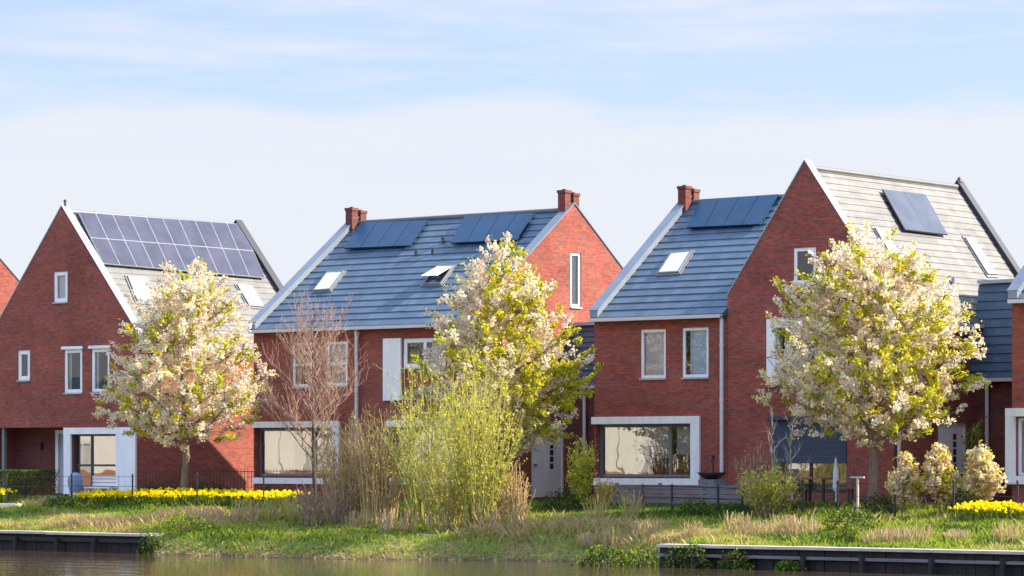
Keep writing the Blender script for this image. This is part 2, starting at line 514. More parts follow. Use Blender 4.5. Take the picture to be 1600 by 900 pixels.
def sheet(mb, x0, x1, y0, y1, zz):
    mb.face([(x0, y0, zz), (x1, y0, zz), (x1, y1, zz), (x0, y1, zz)])
sheet(g, -3000, -86, 63, 4000, -.02); sheet(g, -26, 3000, 63, 4000, -.02); sheet(g, -86, -26, 96, 4000, -.02)
sheet(g, -3000, 3000, -3000, -3, -.35)
tag(g.build('ground', M['turf']), kind='structure')
mt, N, L, b = nodes('canal_water')
b.inputs['Base Color'].default_value = (.065, .045, .03, 1)
b.inputs['Roughness'].default_value = .03
b.inputs['IOR'].default_value = 1.33
w1 = pos_noise(N, L, 1.0, 4, (.55, 1.5, 1)); w2 = pos_noise(N, L, 3.6, 3, (.6, 1.4, 1))
ad = N.new('ShaderNodeMath'); ad.operation = 'MULTIPLY_ADD'; ad.inputs[1].default_value = .35
L.new(w2, ad.inputs[0]); L.new(w1, ad.inputs[2])
add_bump(N, L, b, ad.outputs[0], .2, .12)
M['water'] = mt
g = MB(); sheet(g, -3000, 3000, -6, 66.5, WATER)
tag(g.build('water', M['water']), kind='structure')
g = MB(); g.box(-86, -30, 72.6, 74.96, -.1, .055)
tag(g.build('pavement', M['paving']), kind='structure')

# ------------------------------------------------------------------ house pieces
def front_of(Yf): return lambda a, n, zz: (a, Yf - n, zz)
def right_of(X1): return lambda a, n, zz: (X1 + n, a, zz)
def roof_slope(mb, A0, A1, B0, B1, n, lap=.024, thick=.10):
    """A eave, B ridge; overlapping courses, each lifted at its lower edge"""
    A0, A1, B0, B1 = map(Vector, (A0, A1, B0, B1))
    up = (A1 - A0).cross(B0 - A0).normalized()
    if up.z < 0: up = -up
    for k in range(n):
        t0, t1 = k / n, (k + 1) / n
        l0, l1 = A0.lerp(B0, t0), A1.lerp(B1, t0)
        u0, u1 = A0.lerp(B0, t1), A1.lerp(B1, t1)
        mb.face([l0 + up * lap, l1 + up * lap, u0.lerp(u1, 1), u0])
        mb.face([l0, l1, l1 + up * lap, l0 + up * lap])
    mb.hexa([A0 - up * thick, A1 - up * thick, B1 - up * thick, B0 - up * thick, A0 - up * .004, A1 - up * .004, B1 - up * .004, B0 - up * .004])
    return up
def window(h, P, a0, a1, z0, z1, fw=.085, mat='white', rec=.03, cover=None, cover_span=(0, 1), bars=(), cross=(), name='window', label=None, sill=True, back=.05):
    f = MB()
    n0, n1 = -rec - .07, -rec
    f.pbox(P, a0, a0 + fw, n0, n1, z0, z1); f.pbox(P, a1 - fw, a1, n0, n1, z0, z1)
    f.pbox(P, a0 + fw, a1 - fw, n0, n1, z0, z0 + fw); f.pbox(P, a0 + fw, a1 - fw, n0, n1, z1 - fw, z1)
    for q in bars:
        aa = a0 + (a1 - a0) * q; f.pbox(P, aa - fw * .45, aa + fw * .45, n0 + .004, n1 - .004, z0 + fw, z1 - fw)
    for q in cross:
        zz = z0 + (z1 - z0) * q; f.pbox(P, a0 + fw, a1 - fw, n0 + .008, n1 - .008, zz - fw * .4, zz + fw * .4)
    o = f.build(name, M[mat], h)
    if label: o['label'] = label
    p = MB(); nn = n0 + .03
    p.face([P(a0 + fw, nn, z0 + fw), P(a1 - fw, nn, z0 + fw), P(a1 - fw, nn, z1 - fw), P(a0 + fw, nn, z1 - fw)])
    p.build('pane', M['bayglass' if name == 'bay_window' else 'glass'], o)
    if cover:
        c = MB(); s0, s1 = a0 + (a1 - a0) * cover_span[0], a0 + (a1 - a0) * cover_span[1]
        k = max(2, int((s1 - s0) / .12)); nb = n0 - back
        for q in range(k):       # soft pleats
            w0, w1 = s0 + (s1 - s0) * q / k, s0 + (s1 - s0) * (q + 1) / k
            d0, d1 = (.018, -.018) if q % 2 else (-.018, .018)
            if cover.startswith('blind'): d0 = d1 = 0
            c.face([P(w0, nb + d0, z0), P(w1, nb + d1, z0), P(w1, nb + d1, z1), P(w0, nb + d0, z1)])
        c.build('blind' if cover.startswith('blind') else 'curtain', M[cover], o)
    if sill:
        s = MB(); s.pbox(P, a0 - .02, a1 + .02, n1 + .004, .05, z0 - .05, z0 - .004)
        s.build('sill', M['zinc'], o)
    return o
def dark_room(h, P, a0, a1, z0, z1, depth=2.2):
    """plastered room behind a large ground-floor window"""
    r = MB()
    c = [(a0, z0), (a1, z0), (a1, z1), (a0, z1)]
    for (p, q), (s, t) in zip(c, c[1:] + c[:1]):
        r.face([P(p, -.29, q), P(s, -.29, t), P(s, -depth, t), P(p, -depth, q)])
    r.face([P(a0, -depth, z0), P(a1, -depth, z0), P(a1, -depth, z1), P(a0, -depth, z1)])
    r.build('room_lining', M['cream'], h)
def slope_frame(p0, n, along):
    up = Vector(n).normalized(); al = Vector(along).normalized(); dn = al.cross(up).normalized()
    return up, al, dn
def on_slope_quad(pix, p0, n):
    return [on_plane(x, y, p0, n) for x, y in pix]
def slab(mb, q, n, h0, h1):
    n = Vector(n).normalized()
    mb.hexa([p + n * h0 for p in q] + [p + n * h1 for p in q])
def solar_array(h, quad, n, cols, rows, glassmat, framemat, gap=.008, border=.012):
    """quad: top-left, top-right, bottom-right, bottom-left on the roof plane"""
    n = Vector(n).normalized()
    tl, tr, br, bl = quad
    def pt(u, v): return tl.lerp(tr, u).lerp(bl.lerp(br, u), v)
    W, H = (tr - tl).length, (bl - tl).length
    for r in range(rows):
        for c in range(cols):
            m = MB(); gu, gv = gap / W / 2, gap / H / 2
            u0, u1, v0, v1 = c / cols + gu, (c + 1) / cols - gu, r / rows + gv, (r + 1) / rows - gv
            q = [pt(u0, v0), pt(u1, v0), pt(u1, v1), pt(u0, v1)]
            m.mi = 1; slab(m, q, n, .09, .135)
            bu, bv = border / W, border / H
            m.mi = 0; q = [pt(u0 + bu, v0 + bv), pt(u1 - bu, v0 + bv), pt(u1 - bu, v1 - bv), pt(u0 + bu, v1 - bv)]
            m.face([p + n * .139 for p in q])
            m.build('solar_panel', [M[glassmat], M[framemat]], h)
    m = MB()
    for v in ([.25, .75] if rows == 1 else [.12, .38, .62, .88]):
        a, b2 = pt(0.01, v), pt(.99, v); a2, b3 = pt(.01, v + .02), pt(.99, v + .02)
        slab(m, [a, b2, b3, a2], n, .02, .088)
    m.build('mounting_rail', M['dark_frame'], h)
def skylight(h, quad, n, tilt=0):
    n = Vector(n).normalized(); tl, tr, br, bl = quad
    f = MB()
    def pt(u, v): return tl.lerp(tr, u).lerp(bl.lerp(br, u), v)
    for u0, u1, v0, v1 in ((0, .07, 0, 1), (.93, 1, 0, 1), (.07, .93, 0, .05), (.07, .93, .95, 1)):
        q = [pt(u0, v0), pt(u1, v0), pt(u1, v1), pt(u0, v1)]; slab(f, q, n, .0, .09)
    for u0, u1, v0, v1 in ((-.08, -.002, -.05, 1.05), (1.002, 1.08, -.05, 1.05), (-.002, 1.002, 1.002, 1.06), (-.002, 1.002, -.06, -.002)):
        q = [pt(u0, v0), pt(u1, v0), pt(u1, v1), pt(u0, v1)]; slab(f, q, n, .0, .045)
    o = f.build('skylight', M['sky_frame'], h)
    p = MB(); q = [pt(.07, .05), pt(.93, .05), pt(.93, .95), pt(.07, .95)]
    if tilt:
        d = n * tilt
        q = [q[0], q[1], q[2] + d, q[3] + d]
    slab(p, q, n, .055, .078)
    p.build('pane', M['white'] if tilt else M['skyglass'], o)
    return o
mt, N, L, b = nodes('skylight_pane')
b.inputs['Base Color'].default_value = (.72, .78, .84, 1); b.inputs['Roughness'].default_value = .1  # pale base stands in for the bright sky reflected in the glass
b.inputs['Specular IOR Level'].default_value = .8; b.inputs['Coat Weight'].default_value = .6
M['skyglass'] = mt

def verge(h, pts_line, inward, width=.28, up=.24, mat='zinc'):
    """raised edge along a rake: pts_line runs along the roof plane at the gable, inward is the direction over the roof"""
    a, b2 = Vector(pts_line[0]), Vector(pts_line[1])
    inw = Vector(inward)
    zv = Vector((0, 0, 1))
    m = MB()
    q = [a + inw * .004, b2 + inw * .004, b2 + inw * width, a + inw * width]
    m.hexa([p - zv * .02 for p in q] + [p + zv * up for p in q])
    q = [a - inw * .035, b2 - inw * .035, b2 + inw * (width + .03), a + inw * (width + .03)]
    m.hexa([p + zv * (up + .002) for p in q] + [p + zv * (up + .04) for p in q])
    m.build('verge', M[mat], h)
def gutter(h, p0, p1, out):
    p0, p1, out = Vector(p0), Vector(p1), Vector(out)
    m = MB(); zv = Vector((0, 0, 1))
    pr = [(0, 0), (.0, -.10), (.12, -.10), (.13, 0)]
    for k in range(3):
        (o0, z0), (o1, z1) = pr[k], pr[k + 1]
        m.face([p0 + out * o0 + zv * z0, p1 + out * o0 + zv * z0, p1 + out * o1 + zv * z1, p0 + out * o1 + zv * z1])
    m.face([p0 + out * .0 - zv * .03, p1 - zv * .03, p1 + out * .127 - zv * .03, p0 + out * .127 - zv * .03])
    m.build('gutter', M['pvc'], h)
def downpipe(h, x, y, z0, z1):
    m = MB(); m.tube((x, y, z0), (x, y, z1), .055, n=10)
    for zz in np.arange(z0 + .5, z1, 1.6):
        m.tube((x, y, zz), (x, y, zz + .05), .068, n=10)
    m.build('downpipe', M['pvc'], h)
def chimney(h, x, y, zr, ht=.34):
    """two slim brick flues side by side on the ridge"""
    for yy, hh in ((y - .27, ht), (y + .17, ht - .07)):
        m = MB(); w = .145
        m.box(x - w, x + w, yy - w, yy + w, zr - .7, zr + hh - .09)
        m.box(x - w - .025, x + w + .025, yy - w - .025, yy + w + .025, zr + hh - .09, zr + hh)
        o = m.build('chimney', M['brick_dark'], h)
        p = MB(); p.tube((x, yy, zr + hh + .002), (x, yy, zr + hh + .04), .08, .07, 8)
        p.build('chimney_pot', M['dark_frame'], o)

ZG = -.1
def house_along(name_label, X0, X1, Yf, Yb, ze, yr, zr, front_holes=(), right_holes=(), tile='tile', right_verge=True, left_verge=True, n=17, group='brick houses along the canal', ext_left=0):
    """ridge parallel to the street"""
    h = thing('brick_house', name_label, 'house', ((X0 + X1) / 2, Yf, 0), group)
    m = (zr - ze) / (yr - Yf); mb_ = (zr - ze) / (Yb - yr)
    w = MB(); PF = front_of(Yf); PR = right_of(X1)
    w.holed(PF, [(X0, ZG), (X1, ZG), (X1, ze), (X0, ze)], front_holes)
    up = .20
    gab = [(Yf, ZG), (Yb, ZG), (Yb, ze + up), (yr, zr + up), (Yf, ze + up)]
    w.holed(PR, gab if right_verge else [(Yf, ZG), (Yb, ZG), (Yb, ze), (yr, zr), (Yf, ze)], right_holes)
    w.holed(lambda a, nn, zz: (X0 - nn, a, zz), gab, [])
    w.holed(lambda a, nn, zz: (a, Yb + nn, zz), [(X0, ZG), (X1, ZG), (X1, ze), (X0, ze)], [])
    w.build('wall', M['brick'], h)
    xi0 = X0 + (.02 if left_verge else 0); xi1 = X1 - (.02 if right_verge else 0)
    ov = .22
    r = MB()
    roof_slope(r, (xi0, Yf - ov, ze - ov * m + .03), (xi1, Yf - ov, ze - ov * m + .03), (xi0, yr, zr + .03), (xi1, yr, zr + .03), n)
    roof_slope(r, (xi0, Yb + ov, ze - ov * mb_ + .03), (xi1, Yb + ov, ze - ov * mb_ + .03), (xi0, yr, zr + .03), (xi1, yr, zr + .03), n)
    ro = r.build('roof', M[tile], h)
    c = MB(); c.path([(xi0, yr, zr + .05), (xi1, yr, zr + .05)], [.09, .09], 8)
    c.build('ridge_cap', M['ridge'], ro)
    if left_verge:
        for ya, za in ((Yf - ov, ze - ov * m), (Yb + ov, ze - ov * mb_)):
            verge(h, ((X0, ya, za), (X0, yr, zr)), (1, 0, 0), mat='zinc_shaded')
    if right_verge:
        for ya, za in ((Yf - ov, ze - ov * m), (Yb + ov, ze - ov * mb_)):
            verge(h, ((X1, ya, za), (X1, yr, zr)), (-1, 0, 0), mat='zinc_shaded')
    zg = ze - ov * m + .02
    gutter(h, (X0 + .05, Yf - ov + .01, zg), (X1 - .02, Yf - ov + .01, zg), (0, -1, 0))
    s = MB(); s.box(X0 + .01, X1 - .01, Yf - ov + .02, Yf - .003, zg - .10, zg - .05)
    s.build('soffit', M['dark_frame'], h)
    return h, PF, PR, Vector((0, -m, 1)).normalized(), Vector((X0, Yf, ze + .03))
def house_gable(name_label, X0, X1, Yf, Yb, xr, zr, zl, ze, front_holes=(), right_holes=(), tile='tile_sunlit', n=22, group='brick houses along the canal'):
    """gable to the canal, ridge running back"""
    h = thing('brick_house', name_label, 'house', ((X0 + X1) / 2, Yf, 0), group)
    w = MB(); PF = front_of(Yf); PR = right_of(X1)
    up = .22
    poly = [(X0, ZG), (X1, ZG), (X1, ze + up), (xr, zr + up), (X0, zl + up)]
    w.holed(PF, poly, front_holes)
    w.holed(lambda a, nn, zz: (a, Yb + nn, zz), poly, [])
    w.holed(PR, [(Yf, ZG), (Yb, ZG), (Yb, ze), (Yf, ze)], right_holes)
    w.holed(lambda a, nn, zz: (X0 - nn, a, zz), [(Yf, ZG), (Yb, ZG), (Yb, zl), (Yf, zl)], [])
    w.build('wall', M['brick'], h)
    mr = (zr - ze) / (X1 - xr); ml = (zr - zl) / (xr - X0); ov = .20
    y0, y1 = Yf + .02, Yb - .02
    r = MB()
    roof_slope(r, (X1 + ov, y0, ze - ov * mr + .03), (X1 + ov, y1, ze - ov * mr + .03), (xr, y0, zr + .03), (xr, y1, zr + .03), n, lap=.016)
    roof_slope(r, (X0, y0, zl + .03), (X0, y1, zl + .03), (xr, y0, zr + .03), (xr, y1, zr + .03), n, lap=.016)
    ro = r.build('roof', M[tile], h)
    c = MB(); c.path([(xr, y0, zr + .05), (xr, y1, zr + .05)], [.085, .085], 8)
    c.build('ridge_cap', M['ridge'], ro)
    for yy, iv in ((Yf, 1), (Yb, -1)):
        mt_ = 'zinc' if iv > 0 else 'dark_frame'  # back verge in dark paint, standing for its shaded inner face
        verge(h, ((X1 + ov, yy, ze - ov * mr), (xr, yy, zr)), (0, iv, 0), width=.26, up=.24, mat=mt_)
        verge(h, ((X0, yy, zl), (xr, yy, zr)), (0, iv, 0), width=.26, up=.24, mat=mt_)
    gutter(h, (X1 + ov, Yf + .02, ze - ov * mr), (X1 + ov, Yb, ze - ov * mr), (1, 0, 0))
    return h, PF, PR, Vector((mr, 0, 1)).normalized(), Vector((X1, Yf, ze + .03))
def surround(h, P, a0, a1, z0, z1, sides, fw=.22, out=.08):
    m = MB()
    m.pbox(P, a0, a1, -.02, out, z1 - fw * .85, z1)
    if 'b' in sides: m.pbox(P, a0, a1, -.02, out, z0, z0 + fw * .85)
    lo = z0 + (fw * .85 + .002 if 'b' in sides else 0)
    if 'l' in sides: m.pbox(P, a0, a0 + sides['l'], -.02, out - .003, lo, z1 - fw * .85 - .002)
    if 'r' in sides: m.pbox(P, a1 - sides['r'], a1, -.02, out - .003, lo, z1 - fw * .85 - .002)
    return m.build('window_surround', M['white'], h)
def front_door(h, P, a0, a1, z0, z1, squares=5, mat='white', sq_at=.62, rec=.05):
    f = MB(); fw = .07
    f.pbox(P, a0, a0 + fw, -rec - .07, -rec, z0, z1); f.pbox(P, a1 - fw, a1, -rec - .07, -rec, z0, z1)
    f.pbox(P, a0 + fw, a1 - fw, -rec - .07, -rec, z1 - fw, z1)
    d = f.build('door', M['white'], h)
    l = MB(); l.pbox(P, a0 + fw + .003, a1 - fw - .003, -rec - .06, -rec - .02, z0, z1 - fw - .003)
    l.build('door_leaf', M[mat], d)
    for k in range(squares):
        g2 = MB(); ac = a0 + (a1 - a0) * sq_at; s = .085
        zc = z1 - .40 - k * .215
        g2.pbox(P, ac - s, ac + s, -rec - .03, -rec - .012, zc - s, zc + s)
        g2.build('pane', M['dark_frame'], d)
    k = MB(); k.pbox(P, a0 + .2, a0 + .34, -rec - .018, -rec + .03, z0 + 1.0, z0 + 1.03)
    k.build('handle', M['dark_frame'], d)

# ------------------------------------------------------------------ house A: gable left, solar roof
YF = 75.0
ax0, ax1, axr, azr, aze = -83.4, -76.12, -79.77, 9.70, 5.30
hA, PF, PR, nA, pA = house_gable(
    'red brick gable house with twenty solar panels on its roof slope', ax0, ax1, YF, 83.84, axr, azr, 5.30, aze,
    front_holes=[(-80.18, -79.5, 6.66, 7.7), (-81.98, -81.37, 4.02, 5.05), (-79.66, -78.78, 3.55, 5.03), (-78.33, -77.46, 3.57, 5.03),
                 (-79.28, -77.1, .30, 2.16, .4), (ax0 + .01, -79.72, -.09, 2.38, 1.2)])
window(hA, PF, -80.18, -79.5, 6.66, 7.7, fw=.13, cover='blind')
window(hA, PF, -81.98, -81.37, 4.02, 5.05, fw=.14, cover='blind_white', cover_span=(.55, 1))
for a in (-79.66, -78.33):
    o = window(hA, PF, a, a + .875, 3.55, 5.03, fw=.12, cover='curtain', cover_span=(0, .22))
    s = MB(); s.pbox(PF, a - .1, a + .93, .003, .06, 5.032, 5.13); s.build('lintel', M['white'], o)
surround(hA, PF, -79.62, -76.16, .10, 2.36, {'l': .34, 'r': 0.93}, fw=.26)
window(hA, PF, -79.28, -77.1, .30, 2.16, fw=.09, mat='dark_frame', rec=.12, bars=(.38,), cross=(.42,), sill=False, name='bay_window')
dark_room(hA, PF, -79.28, -77.1, .30, 2.16, 2.5)
PB = front_of(YF + 1.2)               # recessed entrance
w = MB(); w.holed(PB, [(ax0 + .01, ZG), (-79.72, ZG), (-79.72, 2.42), (ax0 + .01, 2.42)], [(-81.35, -80.25, .1, 2.3)])
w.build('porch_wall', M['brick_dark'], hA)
f = MB(); f.pbox(PB, -81.35, -81.22, -.12, .03, .1, 2.3); f.pbox(PB, -80.38, -80.25, -.12, .03, .1, 2.3); f.pbox(PB, -81.22, -80.38, -.12, .03, 2.17, 2.3)
f.pbox(PB, -80.87, -80.80, -.11, .02, .1, 2.17)
dA = f.build('door', M['white'], hA)
g2 = MB(); g2.pbox(PB, -81.22, -80.87, -.08, -.05, .1, 2.17); g2.build('door_leaf', M['zinc'], dA)
g2 = MB(); g2.pbox(PB, -80.80, -80.38, -.08, -.05, .1, 2.17); g2.build('pane', M['glass'], dA)
f = MB(); f.box(-82.9, -82.78, YF + .1, YF + .22, ZG, 2.38); f.build('porch_post', M['grey_frame'], hA)
f = MB(); f.box(-82.02, -81.98, YF + 1.07, YF + 1.19, 1.62, 1.86); f.build('porch_lamp', M['black'], hA)
solar_array(hA, on_slope_quad([(119, 335), (375, 354), (411, 438), (158, 416)], pA, nA), nA, 10, 2, 'solar_grey', 'zinc')
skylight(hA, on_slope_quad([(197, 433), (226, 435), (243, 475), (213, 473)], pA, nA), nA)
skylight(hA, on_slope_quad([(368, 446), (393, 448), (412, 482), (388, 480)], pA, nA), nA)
f = MB(); f.tube((axr, YF + .14, azr + .2), (axr, YF + .14, azr + .40), .07, .02); f.lathe((axr, YF + .14, azr + .36), [(.02, 0), (.06, .04), (.05, .08), (.0, .12)], 8)
f.build('finial', M['dark_frame'], hA)
downpipe(hA, -80.0, YF + 1.1, ZG, 2.38)

# ------------------------------------------------------------------ house B: long roof, two solar arrays
bx0, bx1 = -70.8, -61.4
BZE, BYR, BZR = 5.60, 79.8, 9.15
hB, PF, PR, nB, pB = house_along(
    'wide red brick house with two dark solar arrays and a chimney at each end', bx0, bx1, YF, 84.5, BZE, BYR, BZR,
    front_holes=[(-69.1, -68.24, 3.6, 5.02), (-67.62, -66.74, 3.62, 5.02), (-64.42, -62.7, 4.13, 5.04),
                 (bx0 + .04, -67.35, .72, 2.30, .28), (-65.0, -62.6, .72, 2.30, .28)],
    right_holes=[(79.62, 80.16, 6.12, 7.84), (77.62, 79.3, .1, 2.33)])
window(hB, PF, -69.1, -68.24, 3.6, 5.02, fw=.09, cross=(.5,), cover='curtain', cover_span=(0, .3))
window(hB, PF, -67.62, -66.74, 3.62, 5.02, fw=.09, cross=(.5,), cover='blind', cover_span=(0, 1))
window(hB, PF, -64.42, -62.7, 4.13, 5.04, fw=.13, bars=(.5,), cover='curtain', cover_span=(.6, 1))
m = MB(); m.pbox(PF, -65.2, -64.47, .004, .07, 3.12, 5.06); m.build('wall_panel', M['white'], hB)
for a0, a1, r in ((bx0 + .04, -67.35, .2), (-65.0, -62.6, .2)):
    surround(hB, PF, a0 - .06, a1 + .3, .50, 2.50, {'b': 1, 'r': .28}, fw=.23)
    window(hB, PF, a0 + .02, a1, .74, 2.28, fw=.08, mat='grey_frame', rec=.20, sill=False, name='bay_window', cover='curtain', cover_span=(.05, .42), bars=(.72,))
    dark_room(hB, PF, a0, a1, .72, 2.30)
window(hB, PR, 79.62, 80.16, 6.12, 7.84, fw=.09, cover='blind_white', label='tall narrow window in the sunlit gable')
front_door(hB, PR, 77.62, 79.3, .1, 2.33, 5, sq_at=.66)
downpipe(hB, -66.24, YF - .14, ZG, 5.4)
chimney(hB, bx0 + .22, BYR, BZR + .2); chimney(hB, bx1 - .185, BYR, BZR + .26, ht=.40)
for q in ([(566, 353), (671, 349), (643, 389), (540, 393)], [(729, 343), (838, 338), (810, 380), (706, 385)]):
    solar_array(hB, on_slope_quad(q, pB, nB), nB, 4, 1, 'solar', 'solar', gap=.008, border=.006)
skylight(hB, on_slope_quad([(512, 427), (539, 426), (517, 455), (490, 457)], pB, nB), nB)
skylight(hB, on_slope_quad([(684, 418), (711, 417), (690, 446), (661, 447)], pB, nB), nB, tilt=.28)
for px, py in ((650, 400), (676, 397), (692, 380)):
    p = on_plane(px, py, pB, nB); v = MB(); v.tube(p, p + Vector((0, 0, .16)), .05, .05); v.tube(p + Vector((0, 0, .16)), p + Vector((0, 0, .2)), .075, .06)
    v.build('roof_vent', M['dark_frame'], hB)

# ------------------------------------------------------------------ house C: lower half of the pair
cx0, cx1 = -56.95, -52.16
hC, PF, PR, nC, pC = house_along(
    'red brick house with blue-grey roof, wide white framed bay window and single chimney', cx0, cx1, YF, 84.3, BZE, 79.55, 9.12,
    front_holes=[(-55.25, -54.34, 3.66, 5.09), (-53.75, -52.82, 3.66, 5.1), (cx0 + .04, -53.42, .72, 2.34, .28)], right_verge=False)
window(hC, PF, -55.25, -54.34, 3.66, 5.09, fw=.085, cover='blind')
window(hC, PF, -53.75, -52.82, 3.66, 5.10, fw=.085, cover='blind_blue', cover_span=(.2, 1))
surround(hC, PF, cx0 - .06, -53.10, .52, 2.54, {'b': 1, 'r': .31}, fw=.25)
o = window(hC, PF, cx0 + .06, -53.42, .76, 2.32, fw=.085, mat='grey_frame', rec=.20, sill=False, name='bay_window', cover='curtain', cover_span=(.03, .34), bars=(.74,))
dark_room(hC, PF, cx0 + .04, -53.42, .72, 2.34, 2.6)
downpipe(hC, -52.26, YF - .14, .85, 5.4)
chimney(hC, cx0 + .22, 79.55, 9.32)
solar_array(hC, on_slope_quad([(1097, 317), (1219, 309), (1190, 356), (1075, 361)], pC, nC), nC, 4, 1, 'solar', 'solar', gap=.008, border=.006)
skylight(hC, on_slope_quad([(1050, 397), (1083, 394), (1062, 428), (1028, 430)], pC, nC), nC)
m = MB(); wa, wd = cx0 + .06, -53.42 - cx0 - .06  # pale panels in place of the building mirrored in the bay glass
for q0, q1, zz0 in ((.36, .72, 1.32), (.77, .97, 1.42)):
    m.pbox(PF, wa + wd * q0, wa + wd * q1, -.40, -.385, zz0, 2.25)
m.build('blind', M['blind_white'], o)
t = thing('sideboard', 'brown wooden sideboard inside behind the large white framed bay window', 'sideboard', (-54.4, YF + 1.0, .74))
m = MB(); m.box(-55.3, -53.5, YF + .8, YF + 1.25, .76, 1.12); m.build('cabinet', M['wood'], t)
m = MB(); m.box(-55.36, -53.46, YF + .76, YF + 1.28, 1.122, 1.16); m.build('sideboard_top', M['wood'], t)

# ------------------------------------------------------------------ house D: steep gable
dx0, dx1, dxr, dzr, dze = -52.15, -46.58, -49.5, 9.47, 5.42
hD, PF, PR, nD, pD = house_gable(
    'tallest steep red brick gable house with one solar panel and two slim skylights', dx0, dx1, YF, 83.6, dxr, dzr, 5.75, dze,
    front_holes=[(-49.89, -49.13, 6.24, 7.26), (-50.36, -48.9, 3.66, 5.02, .3), (-50.66, -48.1, .35, 2.40, .3)],
    right_holes=[(77.36, 78.95, .1, 2.33)], tile='tile_sunlit')
window(hD, PF, -49.89, -49.13, 6.24, 7.26, fw=.10, cover='curtain', cover_span=(.75, 1))
surround(hD, PF, -50.66, -48.6, 3.40, 5.26, {'l': .30, 'r': .30, 'b': 1}, fw=.28, out=.22)
window(hD, PF, -50.36, -48.9, 3.66, 5.02, fw=.07, mat='grey_frame', rec=.02, sill=False, bars=(.72,))
o = window(hD, PF, -50.66, -48.1, .35, 2.40, fw=.08, mat='dark_frame', rec=.10, sill=False, bars=(.5,), name='bay_window')
m = MB()
for k in range(8):
    m.pbox(PF, -50.62, -48.14, -.05, -.035, 1.22 + k * .147, 1.22 + k * .147 + .1455)
m.pbox(PF, -50.66, -48.1, -.06, .03, 1.17, 1.218); m.pbox(PF, -50.72, -48.04, -.02, .12, 2.40, 2.50)
m.build('sun_screen', M['screen'], hD)
dark_room(hD, PF, -50.66, -48.1, .35, 2.40)
front_door(hD, PR, 77.36, 78.95, .1, 2.33, 5, sq_at=.64)
downpipe(hD, dx1 + .1, YF + .12, ZG, 5.2)
solar_array(hD, on_slope_quad([(1374, 300), (1441, 308), (1476, 371), (1409, 363)], pD, nD), nD, 2, 1, 'solar_pale', 'dark_frame', gap=.002, border=.004)
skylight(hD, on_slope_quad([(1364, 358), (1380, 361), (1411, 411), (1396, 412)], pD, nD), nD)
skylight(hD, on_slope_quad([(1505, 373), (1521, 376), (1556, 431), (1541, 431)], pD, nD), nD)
p = on_plane(1490, 447, pD, nD); m = MB(); m.tube(p, p + Vector((.0, 0, .25)), .07, .07, 8); m.build('roof_vent', M['zinc'], hD)
f = MB(); f.tube((dxr, 83.45, dzr + .2), (dxr, 83.45, dzr + .36), .12, .03, 4); f.build('finial', M['dark_frame'], hD)

# ------------------------------------------------------------------ house E (edge) and Z (far left)
hE, PF, PR, nE, pE = house_along('partly seen brick house at the edge beside the slate clad link', -42.86, -37.8, YF, 84.3, 5.72, 79.55, 9.3,
    front_holes=[(-42.72, -39.4, .85, 2.4, .3), (-41.2, -40.3, 3.7, 5.1)])
window(hE, PF, -41.2, -40.3, 3.7, 5.1, fw=.09, cover='blind')
surround(hE, PF, -42.98, -39.1, .62, 2.66, {'l': .24, 'r': .28, 'b': 1}, fw=.26, out=.16)
window(hE, PF, -42.72, -39.4, .85, 2.4, fw=.08, mat='white', rec=.1, sill=False, bars=(.3, .65), name='bay_window')
dark_room(hE, PF, -42.72, -39.4, .85, 2.4)
hZ, PF, PR, nZ, pZ = house_along('sliver of a sunlit orange brick gable behind the solar roofed house', -101.5, -92.0, 77.0, 87.6, 5.2, 82.3, 9.55, n=15)

# ------------------------------------------------------------------ slate clad links between the houses
def link(label, x0, x1, pipe_x, zt=6.32):
    t = thing('link_building', label, 'annex', ((x0 + x1) / 2, 79.3, 0), 'low slate clad links between houses')
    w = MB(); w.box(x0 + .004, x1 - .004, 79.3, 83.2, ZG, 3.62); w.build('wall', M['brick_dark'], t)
    r = MB(); roof_slope(r, (x0 + .004, 79.12, 3.55), (x1 - .004, 79.12, 3.55), (x0 + .004, 79.62, zt), (x1 - .004, 79.62, zt), 11, lap=.035)
    r.box(x0 + .006, x1 - .006, 79.63, 83.1, 3.63, zt - .07)
    r.build('mansard_cladding', M['tile'], t)
    c = MB(); c.box(x0 + .005, x1 - .005, 79.5, 83.15, zt + .01, zt + .11); c.build('roof_edge', M['zinc'], t)
    gutter(t, (x0 + .01, 79.1, 3.6), (x1 - .01, 79.1, 3.6), (0, -1, 0))
    downpipe(t, pipe_x, 79.16, ZG, 3.5)
    return t
link('low slate clad link between the two chimneyed brick houses', bx1, cx0, x_at(913, 79.16), 5.5)
tD = link('slate clad link with white downpipe beside the tallest gable house', dx1, -42.86, x_at(1542, 79.16))
